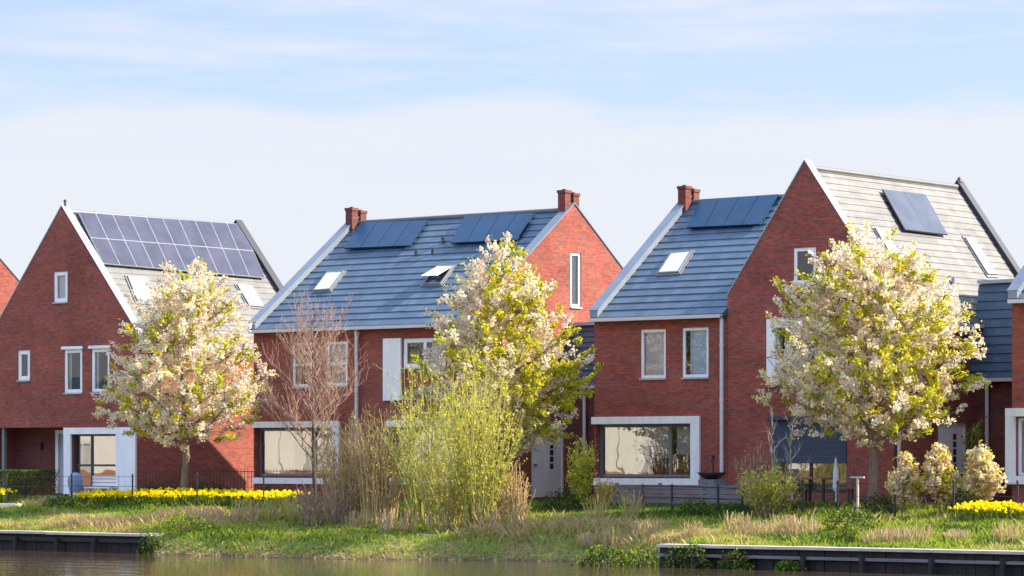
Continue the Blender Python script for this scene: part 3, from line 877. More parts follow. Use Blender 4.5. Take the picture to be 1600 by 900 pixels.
# ------------------------------------------------------------------ timber quay walls
def quay(label, xa, xb, seed):
    rnd = random.Random(seed)
    t = thing('quay_wall', label, 'quay wall', ((xa + xb) / 2, 63, WATER), 'timber quay walls along the bank')
    c = MB(); x = xa
    while x < xb - .01:
        x2 = min(xb, x + rnd.uniform(3.2, 4.2)); dz = rnd.uniform(-.012, .012)
        c.box(x + .01, x2 - .01, 62.80, 63.30, -.86 + dz, -.79 + dz); x = x2
    c.build('cap_board', M['palewood'], t)
    f = MB(); x = xa
    while x < xb - .01:
        x2 = min(xb, x + .24); d = rnd.uniform(0, .03)
        f.box(x + .004, x2 - .004, 62.93 + d, 62.99 + d, -2.2, -.87); x = x2
    f.build('sheet_planks', M['wetwood'], t)
    w = MB()
    if xa > -50: w.box(xa, xb, 62.80, 62.90, -1.08, -1.01)
    else: w.box(xa, xb, 62.82, 62.92, -1.06, -.95)
    w.build('waling', M['greywood' if xa > -50 else 'wetwood'], t)
    x = xa + .6
    while x < xb:
        p = MB(); p.tube((x, 62.76, -2.3), (x, 62.76, -.95 + rnd.uniform(-.05, .03)), .075, .07, 8); p.build('pile', M['wetwood'], t); x += rnd.uniform(1.5, 1.9)
quay('dark timber quay wall with pale cap board below the daffodils on the near canal bank', -74.5, XL + .2, 3)
quay('longer dark timber quay wall with pale cap board below the orange shrubs', XR - .5, -29, 5)
for lab, px0, px1, yy, zz in (('bleached plank lying at the foot of the brown thicket', 520, 610, 64.0, 0), ('bleached plank lying below the bright willow', 655, 732, 64.9, 0)):
    a, b2 = x_at(px0, yy), x_at(px1, yy); zz = max(gz(a, yy), gz(b2, yy)) - .02
    m = MB(); m.hexa([(a, yy - .1, zz), (b2, yy - .12, zz - .02), (b2, yy + .12, zz - .02), (a, yy + .1, zz), (a, yy - .1, zz + .07), (b2, yy - .12, zz + .05), (b2, yy + .12, zz + .05), (a, yy + .1, zz + .07)])
    tag(m.build('plank', M['palewood']), lab, 'plank', 'loose planks at the water edge')

# ------------------------------------------------------------------ the sunny terrace across the canal, seen mirrored in the windows
def far_house(label, u, nx_=.6, ny_=.8):
    c = Vector((-128, -16, 0)); al = Vector((-ny_, nx_, 0)); nn = Vector((nx_, ny_, 0))
    o = c + al * u
    def P(a, n, zz): q = o + al * a + nn * n; return (q.x, q.y, zz)
    t = thing('terrace_house', label, 'house', (o.x, o.y, -.35), 'cream houses across the canal')
    w = MB(); hl = [(1.2, 3.2, .9, 2.4), (5, 6.2, .0, 2.3), (1.2, 2.8, 3.6, 5.0), (4.6, 6.2, 3.6, 5.0)]
    w.holed(P, [(0, -.4), (7.4, -.4), (7.4, 5.8), (0, 5.8)], hl)
    for a in (0, 7.4): w.face([P(a, 0, -.4), P(a, -9, -.4), P(a, -9, 5.8), P(a, -4.5, 6.5), P(a, 0, 5.8)])
    w.face([P(0, -9, -.4), P(7.4, -9, -.4), P(7.4, -9, 5.8), P(0, -9, 5.8)])
    w.build('wall', M['cream'], t)
    r = MB(); roof_slope(r, P(0, .3, 5.75), P(7.4, .3, 5.75), P(0, -4.5, 6.7), P(7.4, -4.5, 6.7), 14); roof_slope(r, P(0, -9.3, 5.75), P(7.4, -9.3, 5.75), P(0, -4.5, 6.7), P(7.4, -4.5, 6.7), 14)
    r.build('roof', M['tile'], t)
    for a0, a1, z0, z1 in hl: window(t, P, a0, a1, z0, z1, bars=(.5,), cover='blind_white')
    f = MB(); f.pbox(P, 0, 7.2, 4, 4.06, -.4, .55); f.build('garden_fence', M['wood'], t)
for k in range(9):
    far_house('cream terrace house across the canal mirrored in the bay windows', -33 + k * 7.5)

# ------------------------------------------------------------------ vegetation tools
def rng(s): return np.random.default_rng(s)
def unit(v): return v / np.maximum(np.linalg.norm(v, axis=-1, keepdims=True), 1e-9)
def leaf_quads(c, size, r, axis=None, aspect=1.6):
    """one kite-shaped leaf or petal per centre"""
    n = len(c)
    d = unit(r.normal(size=(n, 3))) if axis is None else unit(axis + .6 * r.normal(size=(n, 3)))
    o = unit(np.cross(d, r.normal(size=(n, 3))))
    s = (size * r.uniform(.65, 1.35, n))[:, None]
    w = s / aspect
    v = np.stack([c - d * s * .5, c + o * w * .5 + d * s * .05, c + d * s * .5, c - o * w * .5 + d * s * .05], 1)
    return v.reshape(-1, 3), np.arange(n * 4).reshape(n, 4)
def blossom_tree(label, x, y, prof, seed, lean=(0, 0), clumps=820, petals=34, leafshare=.2, petal_size=.10, mix=(.42, .38, .2), trunk_r=.13, group='blossoming street trees', fork=None, cat='tree', name='blossom_tree', bark='bark', warm_side=.5, hug=.6, limbs=20):
    r = rng(seed); rnd = random.Random(seed)
    z0 = gz(x, y)
    t = thing(name, label, cat, (x, y, z0), group)
    pz = np.array([p[0] for p in prof]); pr = np.array([p[1] for p in prof])
    zb, zt = pz[0], pz[-1]
    fork = fork if fork is not None else zb + .1
    tr = MB(); H = zt - z0
    zs = np.linspace(z0 - .1, zb + (zt - zb) * .8, 10)
    wob = [Vector((x + lean[0] * (q - z0) / H + .05 * math.sin(q * 1.7 + seed), y + lean[1] * (q - z0) / H + .05 * math.cos(q * 1.3 + seed), q)) for q in zs]
    def tr_r(q):
        k = (q - z0) / (zs[-1] - z0); return trunk_r * (1.0 - .35 * min(1, k * 1.6)) if q < fork else max(.02, trunk_r * .6 * (1 - (q - fork) / (zs[-1] - fork)) + .012)
    rad = [tr_r(q) for q in zs]; rad[0] *= 1.35
    tr.path(wob, rad, 9)
    to = tr.build('trunk', M[bark], t, smooth=True)
    def axis_at(q):
        k = np.interp(q, zs, np.arange(len(zs))); i = min(int(k), len(zs) - 2)
        return wob[i].lerp(wob[i + 1], k - i)
    br = MB(); nodes_p = []
    nl = limbs
    for i in range(nl):
        k = i / (nl - 1)
        zs0 = fork + (zb + (zt - zb) * .72 - fork) * k ** 1.1
        az = i * 2.4 + rnd.uniform(-.3, .3)
        ze = zs0 + (zt - zb) * rnd.uniform(.12, .3) * (1.15 - .5 * k)
        ze = min(ze, zt - .1)
        re = np.interp(ze, pz, pr) * rnd.uniform(.72, .95)
        p0 = axis_at(zs0); c0 = axis_at(ze)
        p2 = Vector((c0.x + re * math.cos(az), c0.y + re * math.sin(az), ze))
        p1 = p0.lerp(p2, .45) - Vector((0, 0, .10 * re))
        pts = []
        for q in range(6):
            u = q / 5; pts.append((p0 * (1 - u) ** 2 + p1 * 2 * u * (1 - u) + p2 * u * u) + Vector((rnd.uniform(-.05, .05), rnd.uniform(-.05, .05), rnd.uniform(-.05, .05))) * (u > 0))
        r0 = trunk_r * .42 * (1 - .45 * k)
        br.path(pts, [r0 * (1 - .82 * q / 5) for q in range(6)], 6)
        nodes_p += pts[1:]
        for q in (2, 3, 4):       # side limbs
            a2 = az + rnd.choice((-1, 1)) * rnd.uniform(.5, 1.1)
            ln = re * rnd.uniform(.3, .5)
            e = pts[q] + Vector((math.cos(a2) * ln, math.sin(a2) * ln, ln * rnd.uniform(.2, .9)))
            mpt = pts[q].lerp(e, .5) + Vector((0, 0, -.05))
            br.path([pts[q], mpt, e], [r0 * .4, r0 * .3, r0 * .12], 5)
            nodes_p += [mpt, e]
    nodes_p += [axis_at(q) for q in np.linspace(fork + .3, zs[-1], 8)]
    NP = np.array([tuple(p) for p in nodes_p])
    # clump centres fill the crown, denser towards its outside
    cw = pr ** 2 + .15 * pr.max() ** 2
    zz = []
    while len(zz) < clumps:
        q = rnd.uniform(zb, zt)
        if rnd.random() < (np.interp(q, pz, pr) / pr.max()) ** 1.35 + .05: zz.append(q)
    zz = np.array(zz); az = r.uniform(0, 2 * np.pi, clumps)
    lump = 1 + .16 * np.sin(az * 3 + zz * 1.7 + seed) + .12 * np.sin(az * 5 - zz * 2.6 + 2 * seed)
    rr = np.interp(zz, pz, pr) * np.sqrt(r.uniform(.06, 1.0, clumps)) * lump
    cxy = np.array([tuple(axis_at(q)) for q in zz])
    C = np.stack([cxy[:, 0] + rr * np.cos(az), cxy[:, 1] + rr * np.sin(az), zz], 1)
    along = r.uniform(size=clumps) < hug
    pick = NP[r.integers(0, len(NP), clumps)] + r.normal(size=(clumps, 3)) * .085 * pr.max() + np.array([0, 0, .05])
    prz = np.interp(pick[:, 2], pz, pr); dx_ = pick[:, 0] - x; dy_ = pick[:, 1] - y; dist = np.hypot(dx_, dy_)
    along &= (dist < prz * 1.12) & (pick[:, 2] > zb - .1) & (pick[:, 2] < zt + .1)
    C = np.where(along[:, None], pick, C)
    az = np.arctan2(C[:, 1] - y, C[:, 0] - x); zz = C[:, 2]; rr = np.hypot(C[:, 0] - x, C[:, 1] - y)
    near = np.argmin(((C[:, None, :] - NP[None]) ** 2 * np.array([1, 1, 1.6])).sum(-1), 1)
    tv, tf, mats, ctr, axs = [], [], [], [], []
    out = np.stack([np.cos(az), np.sin(az), np.full(clumps, .75)], 1)
    D = unit(unit(out) + unit(C - NP[near]) * .6 + .35 * r.normal(size=(clumps, 3)))
    tips = C + D * (r.uniform(.12, .34, clumps) * min(1, pr.max() / 1.3))[:, None]
    for i in range(clumps):
        br.path([NP[near[i]], C[i] - D[i] * .12, tips[i]], [.012, .009, .004], 3)
    br.build('branches', M[bark], t)
    # petals gathered in tight balls along the outer twig, leaves at its tip
    u = r.uniform(0, 1, (clumps, petals))
    balls = (np.floor(u * 4) + .5) / 4
    base = C - D * .16
    Pp = base[:, None, :] + (tips - base)[:, None, :] * balls[..., None] + r.normal(size=(clumps, petals, 3)) * .046
    kind = r.uniform(size=clumps)
    leafy_c = r.uniform(size=clumps) < leafshare * (1.0 + 1.2 * (rr / (pr.max() + 1e-6)) ** 2) * (.35 + 1.5 * warm_side * (1 + .7 * np.cos(az) + .5 * np.sin(az * 2 + seed + zz)))
    sel = ~leafy_c
    k = petals
    pc = Pp[sel].reshape(-1, 3)
    v, f = leaf_quads(pc, petal_size, r, None, 1.15)
    mi = np.repeat(np.searchsorted(np.cumsum(mix), kind[sel] * .999), k)
    mi = np.where(r.uniform(size=len(mi)) < .25, r.integers(0, 3, len(mi)), mi)
    pm = ('petal_white', 'petal_cream', 'petal_pink') if cat == 'tree' else ('petal_peach', 'petal_cream', 'petal_pink')
    mesh_np('blossom', v, f, [M[q] for q in pm], mi, t)
    lc = Pp[leafy_c].reshape(-1, 3)
    la = np.repeat(D[leafy_c], k, 0)
    ex = tips[sel]; ex = np.repeat(ex, 3, 0) + r.normal(size=(len(ex) * 3, 3)) * .05
    lc = np.concatenate([lc, ex]); la = np.concatenate([la, np.repeat(D[sel], 3, 0)])
    v, f = leaf_quads(lc, .11, r, la, 2.0)
    mi = r.choice(3, len(f), p=(.68, .07, .25))
    mesh_np('foliage', v, f, [M['leaf_yg'], M['leaf_olive'], M['leaf_fresh']], mi, t)
    return t
def px_prof(px, Y, rows):
    """rows of (y pixel, half width in pixels) -> (z, r) from bottom to top at that distance"""
    x, _ = on_y(px, 0, Y); d = -SY * x + CY * Y
    return sorted((HC + (HYP - yy) / FPX * d, hw / FPX * d) for yy, hw in rows)
def bare_tree(name, label, x, y, height, spread, seed, bark, trunk='bark_dark', nb=11, levels=3, trunk_r=.07, cat='tree', group=None, crown0=.3, twig=.010, up=.55):
    rnd = random.Random(seed); z0 = gz(x, y)
    t = thing(name, label, cat, (x, y, z0), group)
    tr = MB()
    pts = [Vector((x + .05 * math.sin(k), y + .05 * math.cos(k * 1.4), z0 - .1 + (height * .86 + .1) * k / 7)) for k in range(8)]
    tr.path(pts, [trunk_r * (1 - .88 * k / 7) for k in range(8)], 7)
    tr.build('trunk', M[trunk], t, smooth=True)
    b = MB()
    def grow(p, d, ln, r0, lv):
        q = [p]; dd = d.copy()
        for k in range(4):
            dd = (dd + Vector((rnd.gauss(0, .12), rnd.gauss(0, .12), rnd.gauss(.07, .1)))).normalized()
            q.append(q[-1] + dd * ln / 4)
        b.path(q, [max(.0035, r0 * (1 - .75 * k / 4)) for k in range(5)], 4 if lv else 3)
        if lv <= 0: return
        for k in range(1, 5):
            for _ in range(2 if lv > 1 else 2):
                o = Vector((rnd.gauss(0, 1), rnd.gauss(0, 1), rnd.gauss(.35, .6))).normalized()
                grow(q[k], (dd * .9 + o * .75).normalized(), ln * rnd.uniform(.38, .6), max(.005, r0 * .42), lv - 1)
    for i in range(nb):
        k = crown0 + (.95 - crown0) * i / (nb - 1)
        az = i * 2.4 + rnd.uniform(-.4, .4)
        base = pts[0].lerp(pts[-1], min(1, k))
        e = rnd.uniform(up, up + .5)
        d = Vector((math.cos(az) * math.cos(e), math.sin(az) * math.cos(e), math.sin(e)))
        grow(base, d, spread * (1.15 - .75 * k) * rnd.uniform(.8, 1.15), twig * 2.2, levels - 1)
    b.build('branches', M[bark], t)
    return t
def stem_shrub(name, label, x, y, height, spread, seed, nstem, leaves, leafmats, leafp, bark, leaf_size=.08, cat='shrub', group=None, droop=.25, clump=1, low=.12, base=.25, twigs=5):
    rnd = random.Random(seed); r = rng(seed); z0 = gz(x, y)
    t = thing(name, label, cat, (x, y, z0), group)
    b = MB(); P, A = [], []
    for i in range(nstem):
        az = rnd.uniform(0, 2 * math.pi); rb = base * math.sqrt(rnd.random()); rt = spread * rnd.random() ** .6
        hh = height * rnd.uniform(.6, 1.0) * (1 - .28 * (rt / spread) ** 2)
        p0 = Vector((x + rb * math.cos(az), y + rb * math.sin(az), z0 - .05))
        p2 = Vector((x + (rb * .5 + rt) * math.cos(az), y + (rb * .5 + rt) * math.sin(az), z0 + hh))
        p1 = p0.lerp(p2, .5) + Vector((-math.cos(az), -math.sin(az), 0)) * rt * droop
        q = []
        for k in range(7):
            u = k / 6; q.append(p0 * (1 - u) ** 2 + p1 * 2 * u * (1 - u) + p2 * u * u + Vector((rnd.gauss(0, .025), rnd.gauss(0, .025), 0)))
        b.path(q, [.014 * (1 - .7 * k / 6) + .002 for k in range(7)], 4)
        segs = list(zip(q, q[1:]))
        for k in range(twigs):
            u = rnd.uniform(.25, .95) * 6; kk = min(5, int(u)); s = q[kk].lerp(q[kk + 1], u - kk)
            e = s + Vector((rnd.gauss(0, 1), rnd.gauss(0, 1), rnd.uniform(.6, 1.8))).normalized() * height * rnd.uniform(.1, .2)
            b.path([s, s.lerp(e, .5) + Vector((0, 0, -.02)), e], [.006, .005, .003], 3); segs.append((s, e)); segs.append((s, e))
        for _ in range(leaves):
            s, e = rnd.choice(segs); u = rnd.random(); p = s.lerp(e, u)
            if p.z < z0 + low * height: continue
            P.append(tuple(p)); A.append(tuple((e - s).normalized()))
    b.build('stems', M[bark], t)
    if P:
        P = np.array(P); A = np.array(A)
        P = P + r.normal(size=P.shape) * leaf_size * .55
        v, f = leaf_quads(P, leaf_size, r, A, 1.9)
        mi = r.choice(len(leafmats), len(f), p=leafp)
        mesh_np('foliage', v, f, [M[q] for q in leafmats], mi, t)
    return t
def mound(name, label, x, y, rx, ry, h, seed, mats, p, n=1500, size=.07, cat='bush', group=None, boxy=False, z0=None):
    r = rng(seed); z0 = gz(x, y) if z0 is None else z0
    t = thing(name, label, cat, (x, y, z0), group)
    b = MB(); rnd = random.Random(seed)
    for i in range(16):
        az = rnd.uniform(0, 6.28); k = rnd.uniform(.2, .8)
        b.path([(x + rx * .15 * math.cos(az), y + ry * .15 * math.sin(az), z0 - .03), (x + rx * k * math.cos(az), y + ry * k * math.sin(az), z0 + h * rnd.uniform(.5, .85))], [.012, .004], 4)
    b.build('stems', M['bark_dark'], t)
    if boxy:
        c = np.stack([r.uniform(-rx, rx, n), r.uniform(-ry, ry, n), h * r.uniform(.05, 1, n) ** .7], 1)
        e = r.integers(0, 3, n)
        c[:, 2] = np.where(e == 0, h * r.uniform(.93, 1.02, n), c[:, 2]); c[:, 1] = np.where(e == 1, -ry * r.uniform(.9, 1.02, n), c[:, 1])
        c[:, 0] = np.where((e == 2) & (r.uniform(size=n) < .5), rx * r.uniform(.9, 1.02, n), c[:, 0])
        P = c + np.array([x, y, z0])
    else:
        d = unit(r.normal(size=(n, 3))); d[:, 2] = np.abs(d[:, 2])
        az = np.arctan2(d[:, 1], d[:, 0]); l = 1 + .16 * np.sin(3 * az + seed) + .1 * np.sin(7 * az + 5 * d[:, 2])
        k = r.uniform(.35, 1, n) ** .4
        P = np.stack([x + rx * d[:, 0] * k * l, y + ry * d[:, 1] * k * l, z0 + h * d[:, 2] * k * l], 1)
    v, f = leaf_quads(P, size, r, None, 1.7)
    mesh_np('foliage', v, f, [M[q] for q in mats], r.choice(len(mats), n, p=p), t)
    return t

# ------------------------------------------------------------------ trees and shrubs
Y1 = 71.0
t1 = blossom_tree('round blossoming tree in front of the solar roofed gable house', x_at(288, Y1), Y1,
    px_prof(288, Y1, [(700, 20), (684, 80), (660, 112), (620, 126), (570, 122), (520, 100), (480, 84), (450, 66), (420, 36), (404, 12)]), 11, clumps=1020, hug=.55, leafshare=.11, petals=46, petal_size=.078)
Y2 = 70.6
t2 = blossom_tree('tall blossoming tree above the bright willow, before the wide house', x_at(790, Y2), Y2,
    px_prof(790, Y2, [(715, 20), (690, 85), (650, 125), (600, 138), (550, 128), (500, 98), (450, 76), (415, 50), (390, 30), (362, 6)]), 23, clumps=1150, hug=.55, leafshare=.25, petals=46, petal_size=.078, lean=(-.25, 0), limbs=26)
Y3 = 71.4
t3 = blossom_tree('broadest blossoming tree in front of the steep gable house', x_at(1362, Y3), Y3,
    px_prof(1362, Y3, [(694, 30), (672, 100), (640, 142), (590, 162), (530, 160), (480, 140), (440, 116), (405, 84), (375, 50), (350, 12)]), 37, clumps=1420, hug=.55, leafshare=.17, petals=46, petal_size=.078, limbs=24)
bare_tree('bare_tree', 'bare reddish twiggy tree with dark trunk between the daffodils and brown thicket', x_at(490, 69.3), 69.3, 6.0, 2.5, 5, 'bark_red', nb=28, levels=3, trunk_r=.085, crown0=.25, up=.6)
# two pale young trees without leaves
for lab, px, s, hh in (('slim bare sapling with whitish stem, the taller of the two by the dark sun screen', 1207, 41, 3.0), ('shorter bare sapling with whitish stem in front of the dark sun screen', 1236, 42, 2.6)):
    bare_tree('sapling', lab, x_at(px, 71.5), 71.5, hh, .75, s, 'bark_white', 'bark_white', nb=8, levels=2, trunk_r=.03, crown0=.35, group='bare saplings by the sun screen', twig=.007, up=.8)

# willow-like thicket by the water
W = ['leaf_willow', 'leaf_yg', 'leaf_fresh']
stem_shrub('willow_shrub', 'bright yellow-green willow shrub rising from the bank, tallest of the thicket', x_at(745, 65.8), 65.8, 5.2, 1.3, 61, 72, 58, W, (.5, .35, .15), 'bark_green', .085, group='willow shrubs', base=.3, droop=.1)
stem_shrub('willow_shrub', 'paler green willow shrub in front of the white wall panel', x_at(664, 67.0), 67.0, 4.9, 1.3, 62, 64, 46, W, (.45, .15, .4), 'bark_green', .08, group='willow shrubs', base=.5, droop=.1)
stem_shrub('willow_shrub', 'low green shrub growing between the two willows and the water', x_at(695, 65.8), 65.8, 2.5, .9, 63, 50, 65, W, (.4, .2, .4), 'bark_straw', .075, group='willow shrubs', base=.5)
stem_shrub('brown_shrub', 'tall tan twiggy shrub beside the bare reddish tree', x_at(540, 67.2), 67.2, 3.3, .95, 64, 95, 26, ['straw', 'leaf_willow', 'leaf_olive'], (.5, .3, .2), 'bark_straw', .07, group='dry brown shrubs', base=.6)
stem_shrub('brown_shrub', 'golden brown twiggy shrub between the tan shrub and the willows', x_at(594, 67.0), 67.0, 3.7, .85, 65, 90, 22, ['straw', 'leaf_willow', 'leaf_olive'], (.5, .3, .2), 'bark_straw', .07, group='dry brown shrubs', base=.5)
stem_shrub('brown_shrub', 'low purplish brown thicket at the foot of the bare reddish tree', x_at(505, 66.2), 66.2, 1.3, .75, 66, 60, 10, ['straw_pink', 'straw', 'leaf_olive'], (.5, .3, .2), 'bark_red', .06, group='dry brown shrubs', base=.7)
stem_shrub('brown_shrub', 'low grey brown tangle right of the willow below the white door', x_at(800, 66.8), 66.8, 1.8, .5, 67, 50, 22, ['straw', 'straw_pink', 'leaf_olive'], (.4, .3, .3), 'bark_straw', .06, group='dry brown shrubs', base=.4)
stem_shrub('leafy_shrub', 'upright yellow-green shrub left of the wide bay window', x_at(908, 70.3), 70.3, 2.0, .38, 71, 30, 80, ['leaf_yg', 'leaf_willow', 'leaf_fresh'], (.4, .3, .3), 'bark_green', .09, base=.15)
stem_shrub('leafy_shrub', 'small green shrub at the left end of the slatted fence', x_at(946, 70.4), 70.4, 1.0, .3, 72, 18, 40, ['leaf_fresh', 'leaf_yg', 'straw'], (.4, .3, .3), 'bark_straw', .07, base=.15)
stem_shrub('leafy_shrub', 'bushy yellow-green shrub with reddish twig tips below the saplings', x_at(1203, 69.2), 69.2, 1.55, .9, 73, 70, 60, ['leaf_willow', 'leaf_yg', 'leaf_fresh'], (.4, .3, .3), 'bark_red', .08, base=.3, low=.02)
stem_shrub('brown_shrub', 'upright reddish bare shrub left of the dark sun screen', x_at(1178, 71.0), 71.0, 1.9, .5, 74, 40, 4, ['straw_pink', 'straw'], (.5, .5), 'bark_red', .06, group='dry brown shrubs', base=.3)
stem_shrub('leafy_shrub', 'narrow green climbing shrub beside the white door of the steep gable house', x_at(1521, 76.4), 76.4, 2.45, .3, 75, 22, 60, ['leaf_mid', 'leaf_fresh', 'leaf_yg'], (.5, .3, .2), 'bark', .09, base=.15)
for lab, px, yy, hw, top, bot, s in (('smallest of the three orange cream flowering shrubs, left one', 1411, 69.6, 27, 713, 794, 81),
                                ('orange cream flowering shrub in front of the white door', 1466, 69.8, 28, 694, 792, 82),
                                ('orange cream flowering shrub nearest the house at the edge', 1536, 70.4, 30, 692, 786, 83)):
    prof = px_prof(px, yy, [(bot - 12, hw * .45), (bot - 26, hw * .85), ((top + bot) / 2 + 6, hw), (top + 22, hw * .6), (top, hw * .15)])
    blossom_tree(lab, x_at(px, yy), yy, prof, s, clumps=150, petals=26, leafshare=.10, petal_size=.10, hug=.3, limbs=8, mix=(.55, .3, .15), trunk_r=.03, group='orange cream flowering shrubs', cat='shrub', name='flowering_shrub', fork=prof[0][0] - .15)
# hedges and low bushes
EV = ['leaf_dark', 'leaf_mid']
mound('hedge', 'clipped dark green hedge before the recessed entrance', x_at(32, 71.6), 71.6, 1.35, .45, .95, 91, EV, (.6, .4), 5200, .06, 'hedge', boxy=True)
for lab, px, yy, rx, h, s, mats, p in (
        ('low dark evergreen bush under the shaded side wall, left of the trunk', 250, 72.2, .8, .5, 92, EV, (.8, .2)),
        ('low dark evergreen bush under the side wall, right of the trunk', 325, 72.2, .9, .55, 93, EV, (.7, .3)),
        ('dark evergreen bush below the corner bay window', 425, 72.2, 1.0, .42, 94, EV, (.8, .2)),
        ('green rounded bush below the middle of the slatted fence', 1085, 69.6, .55, .45, 95, ['leaf_mid', 'leaf_fresh', 'leaf_dark'], (.5, .2, .3)),
        ('dark green bush on the grass below the T shaped post', 1330, 66.8, .75, .55, 96, ['leaf_dark', 'leaf_mid', 'grass_a'], (.5, .3, .2)),
        ('small bright green bush on the grass near the quay', 1326, 65.0, .4, .5, 97, ['leaf_mid', 'leaf_fresh'], (.5, .5)),
        ('dark green bush at the foot of the first orange shrub', 1372, 70.4, .55, .5, 98, ['leaf_dark', 'leaf_mid'], (.6, .4)),
        ('dark green bush between two orange cream shrubs', 1500, 70.6, .4, .7, 99, EV, (.6, .4)),
        ('green bush spilling over the bank right of the grassy landing', 1010, 63.9, 1.0, .45, 100, ['leaf_mid', 'leaf_fresh', 'leaf_dark'], (.5, .2, .3)),
        ('bright green bush spilling over the left quay end', 290, 63.7, .9, .55, 101, ['leaf_fresh', 'grass_a', 'leaf_mid'], (.4, .3, .3)),
        ('dark low bush left of the daffodil bed', 96, 69.0, .7, .4, 102, ['leaf_mid', 'leaf_dark', 'grass_a'], (.4, .3, .3)),
        ('dark bush beneath the leaves of the upright shrub by the door', 880, 70.0, .7, .55, 103, EV, (.5, .5))):
    mound('bush', lab, x_at(px, yy), yy, rx, rx * .7, h, s, mats, p, int(1500 * max(.5, rx)), .065, 'bush', 'low bushes along the bank')

for k, (lab, px, rx, h, s) in enumerate((('wild green weeds hanging over the right quay wall, at its start', 1078, .7, .62, 111), ('wild green weeds on the right quay face below the straw tufts', 1150, .5, .5, 112),
        ('thin weeds on the right quay face below the bushy yellow-green shrub', 1232, .45, .25, 113), ('green weeds at the end of the left quay wall', 236, .5, .6, 115), ('dark green weeds under the left half of the wide bay window at the water', 950, 1.0, .5, 116))):
    yy = 62.72 if k < 5 else 63.9
    mound('weeds', lab, x_at(px, yy), yy, rx, .22 if k < 5 else .7, h, s, ['leaf_mid', 'leaf_fresh', 'leaf_dark'], (.4, .25, .35), int(900 * rx + 200), .07, 'weeds', 'weeds along the waterline', z0=WATER - .02)

# daffodil beds: flowers too many to count
def daffodils(px0, px1, y0, y1, seed, label):
    r = rng(seed); a, b2 = x_at(px0, (y0 + y1) / 2), x_at(px1, (y0 + y1) / 2)
    n = int((b2 - a) * (y1 - y0) * 85)
    x = r.uniform(a, b2, n); y = r.uniform(y0, y1, n); z0 = ground_z(x, y)
    edge = np.minimum((x - a), (b2 - x)); keep = (r.uniform(size=n) < smooth(edge / .5) + .15) & (fbm(x * 1.3, y * 1.3, seed) > -1.25)
    x, y, z0 = x[keep], y[keep], z0[keep]; n = len(x)
    h = r.uniform(.29, .39, n)
    C = np.stack([x, y, z0 + h], 1)
    c = np.repeat(C, 4, 0) + r.normal(size=(n * 4, 3)) * .018
    v, f = leaf_quads(c, .085, r, None, 1.1)
    lv = np.repeat(np.stack([x, y, z0], 1), 4, 0) + r.normal(size=(n * 4, 3)) * np.array([.04, .04, 0])
    hh = np.repeat(h, 4) * r.uniform(.55, .98, n * 4)
    ln = r.normal(size=(n * 4, 2)) * .07
    w = .013; ang = r.uniform(0, 6.28, n * 4); wx, wy = np.cos(ang) * w, np.sin(ang) * w
    g0 = np.stack([lv[:, 0] - wx, lv[:, 1] - wy, lv[:, 2]], 1); g1 = np.stack([lv[:, 0] + wx, lv[:, 1] + wy, lv[:, 2]], 1)
    g2 = np.stack([lv[:, 0] + ln[:, 0] + wx * .5, lv[:, 1] + ln[:, 1] + wy * .5, lv[:, 2] + hh], 1); g3 = np.stack([lv[:, 0] + ln[:, 0] - wx * .5, lv[:, 1] + ln[:, 1] - wy * .5, lv[:, 2] + hh], 1)
    gv = np.stack([g0, g1, g2, g3], 1).reshape(-1, 3); gf = np.arange(len(gv)).reshape(-1, 4) + len(v)
    mi = np.concatenate([np.zeros(len(f)), r.choice((1, 1, 2), len(gf))])
    tag(mesh_np('daffodils', np.concatenate([v, gv]), np.concatenate([f, gf]), [M['daff'], M['leaf_mid'], M['grass_a']], mi), label, 'daffodils', 'daffodil beds', 'stuff')
daffodils(122, 468, 69.7, 70.9, 7, 'long bed of yellow daffodils in front of the solar roofed house')
daffodils(1490, 1660, 68.6, 69.6, 8, 'bed of yellow daffodils at the edge below the flowering shrubs')
daffodils(-60, 18, 70.2, 71.0, 9, 'short bed of yellow daffodils in front of the clipped hedge')

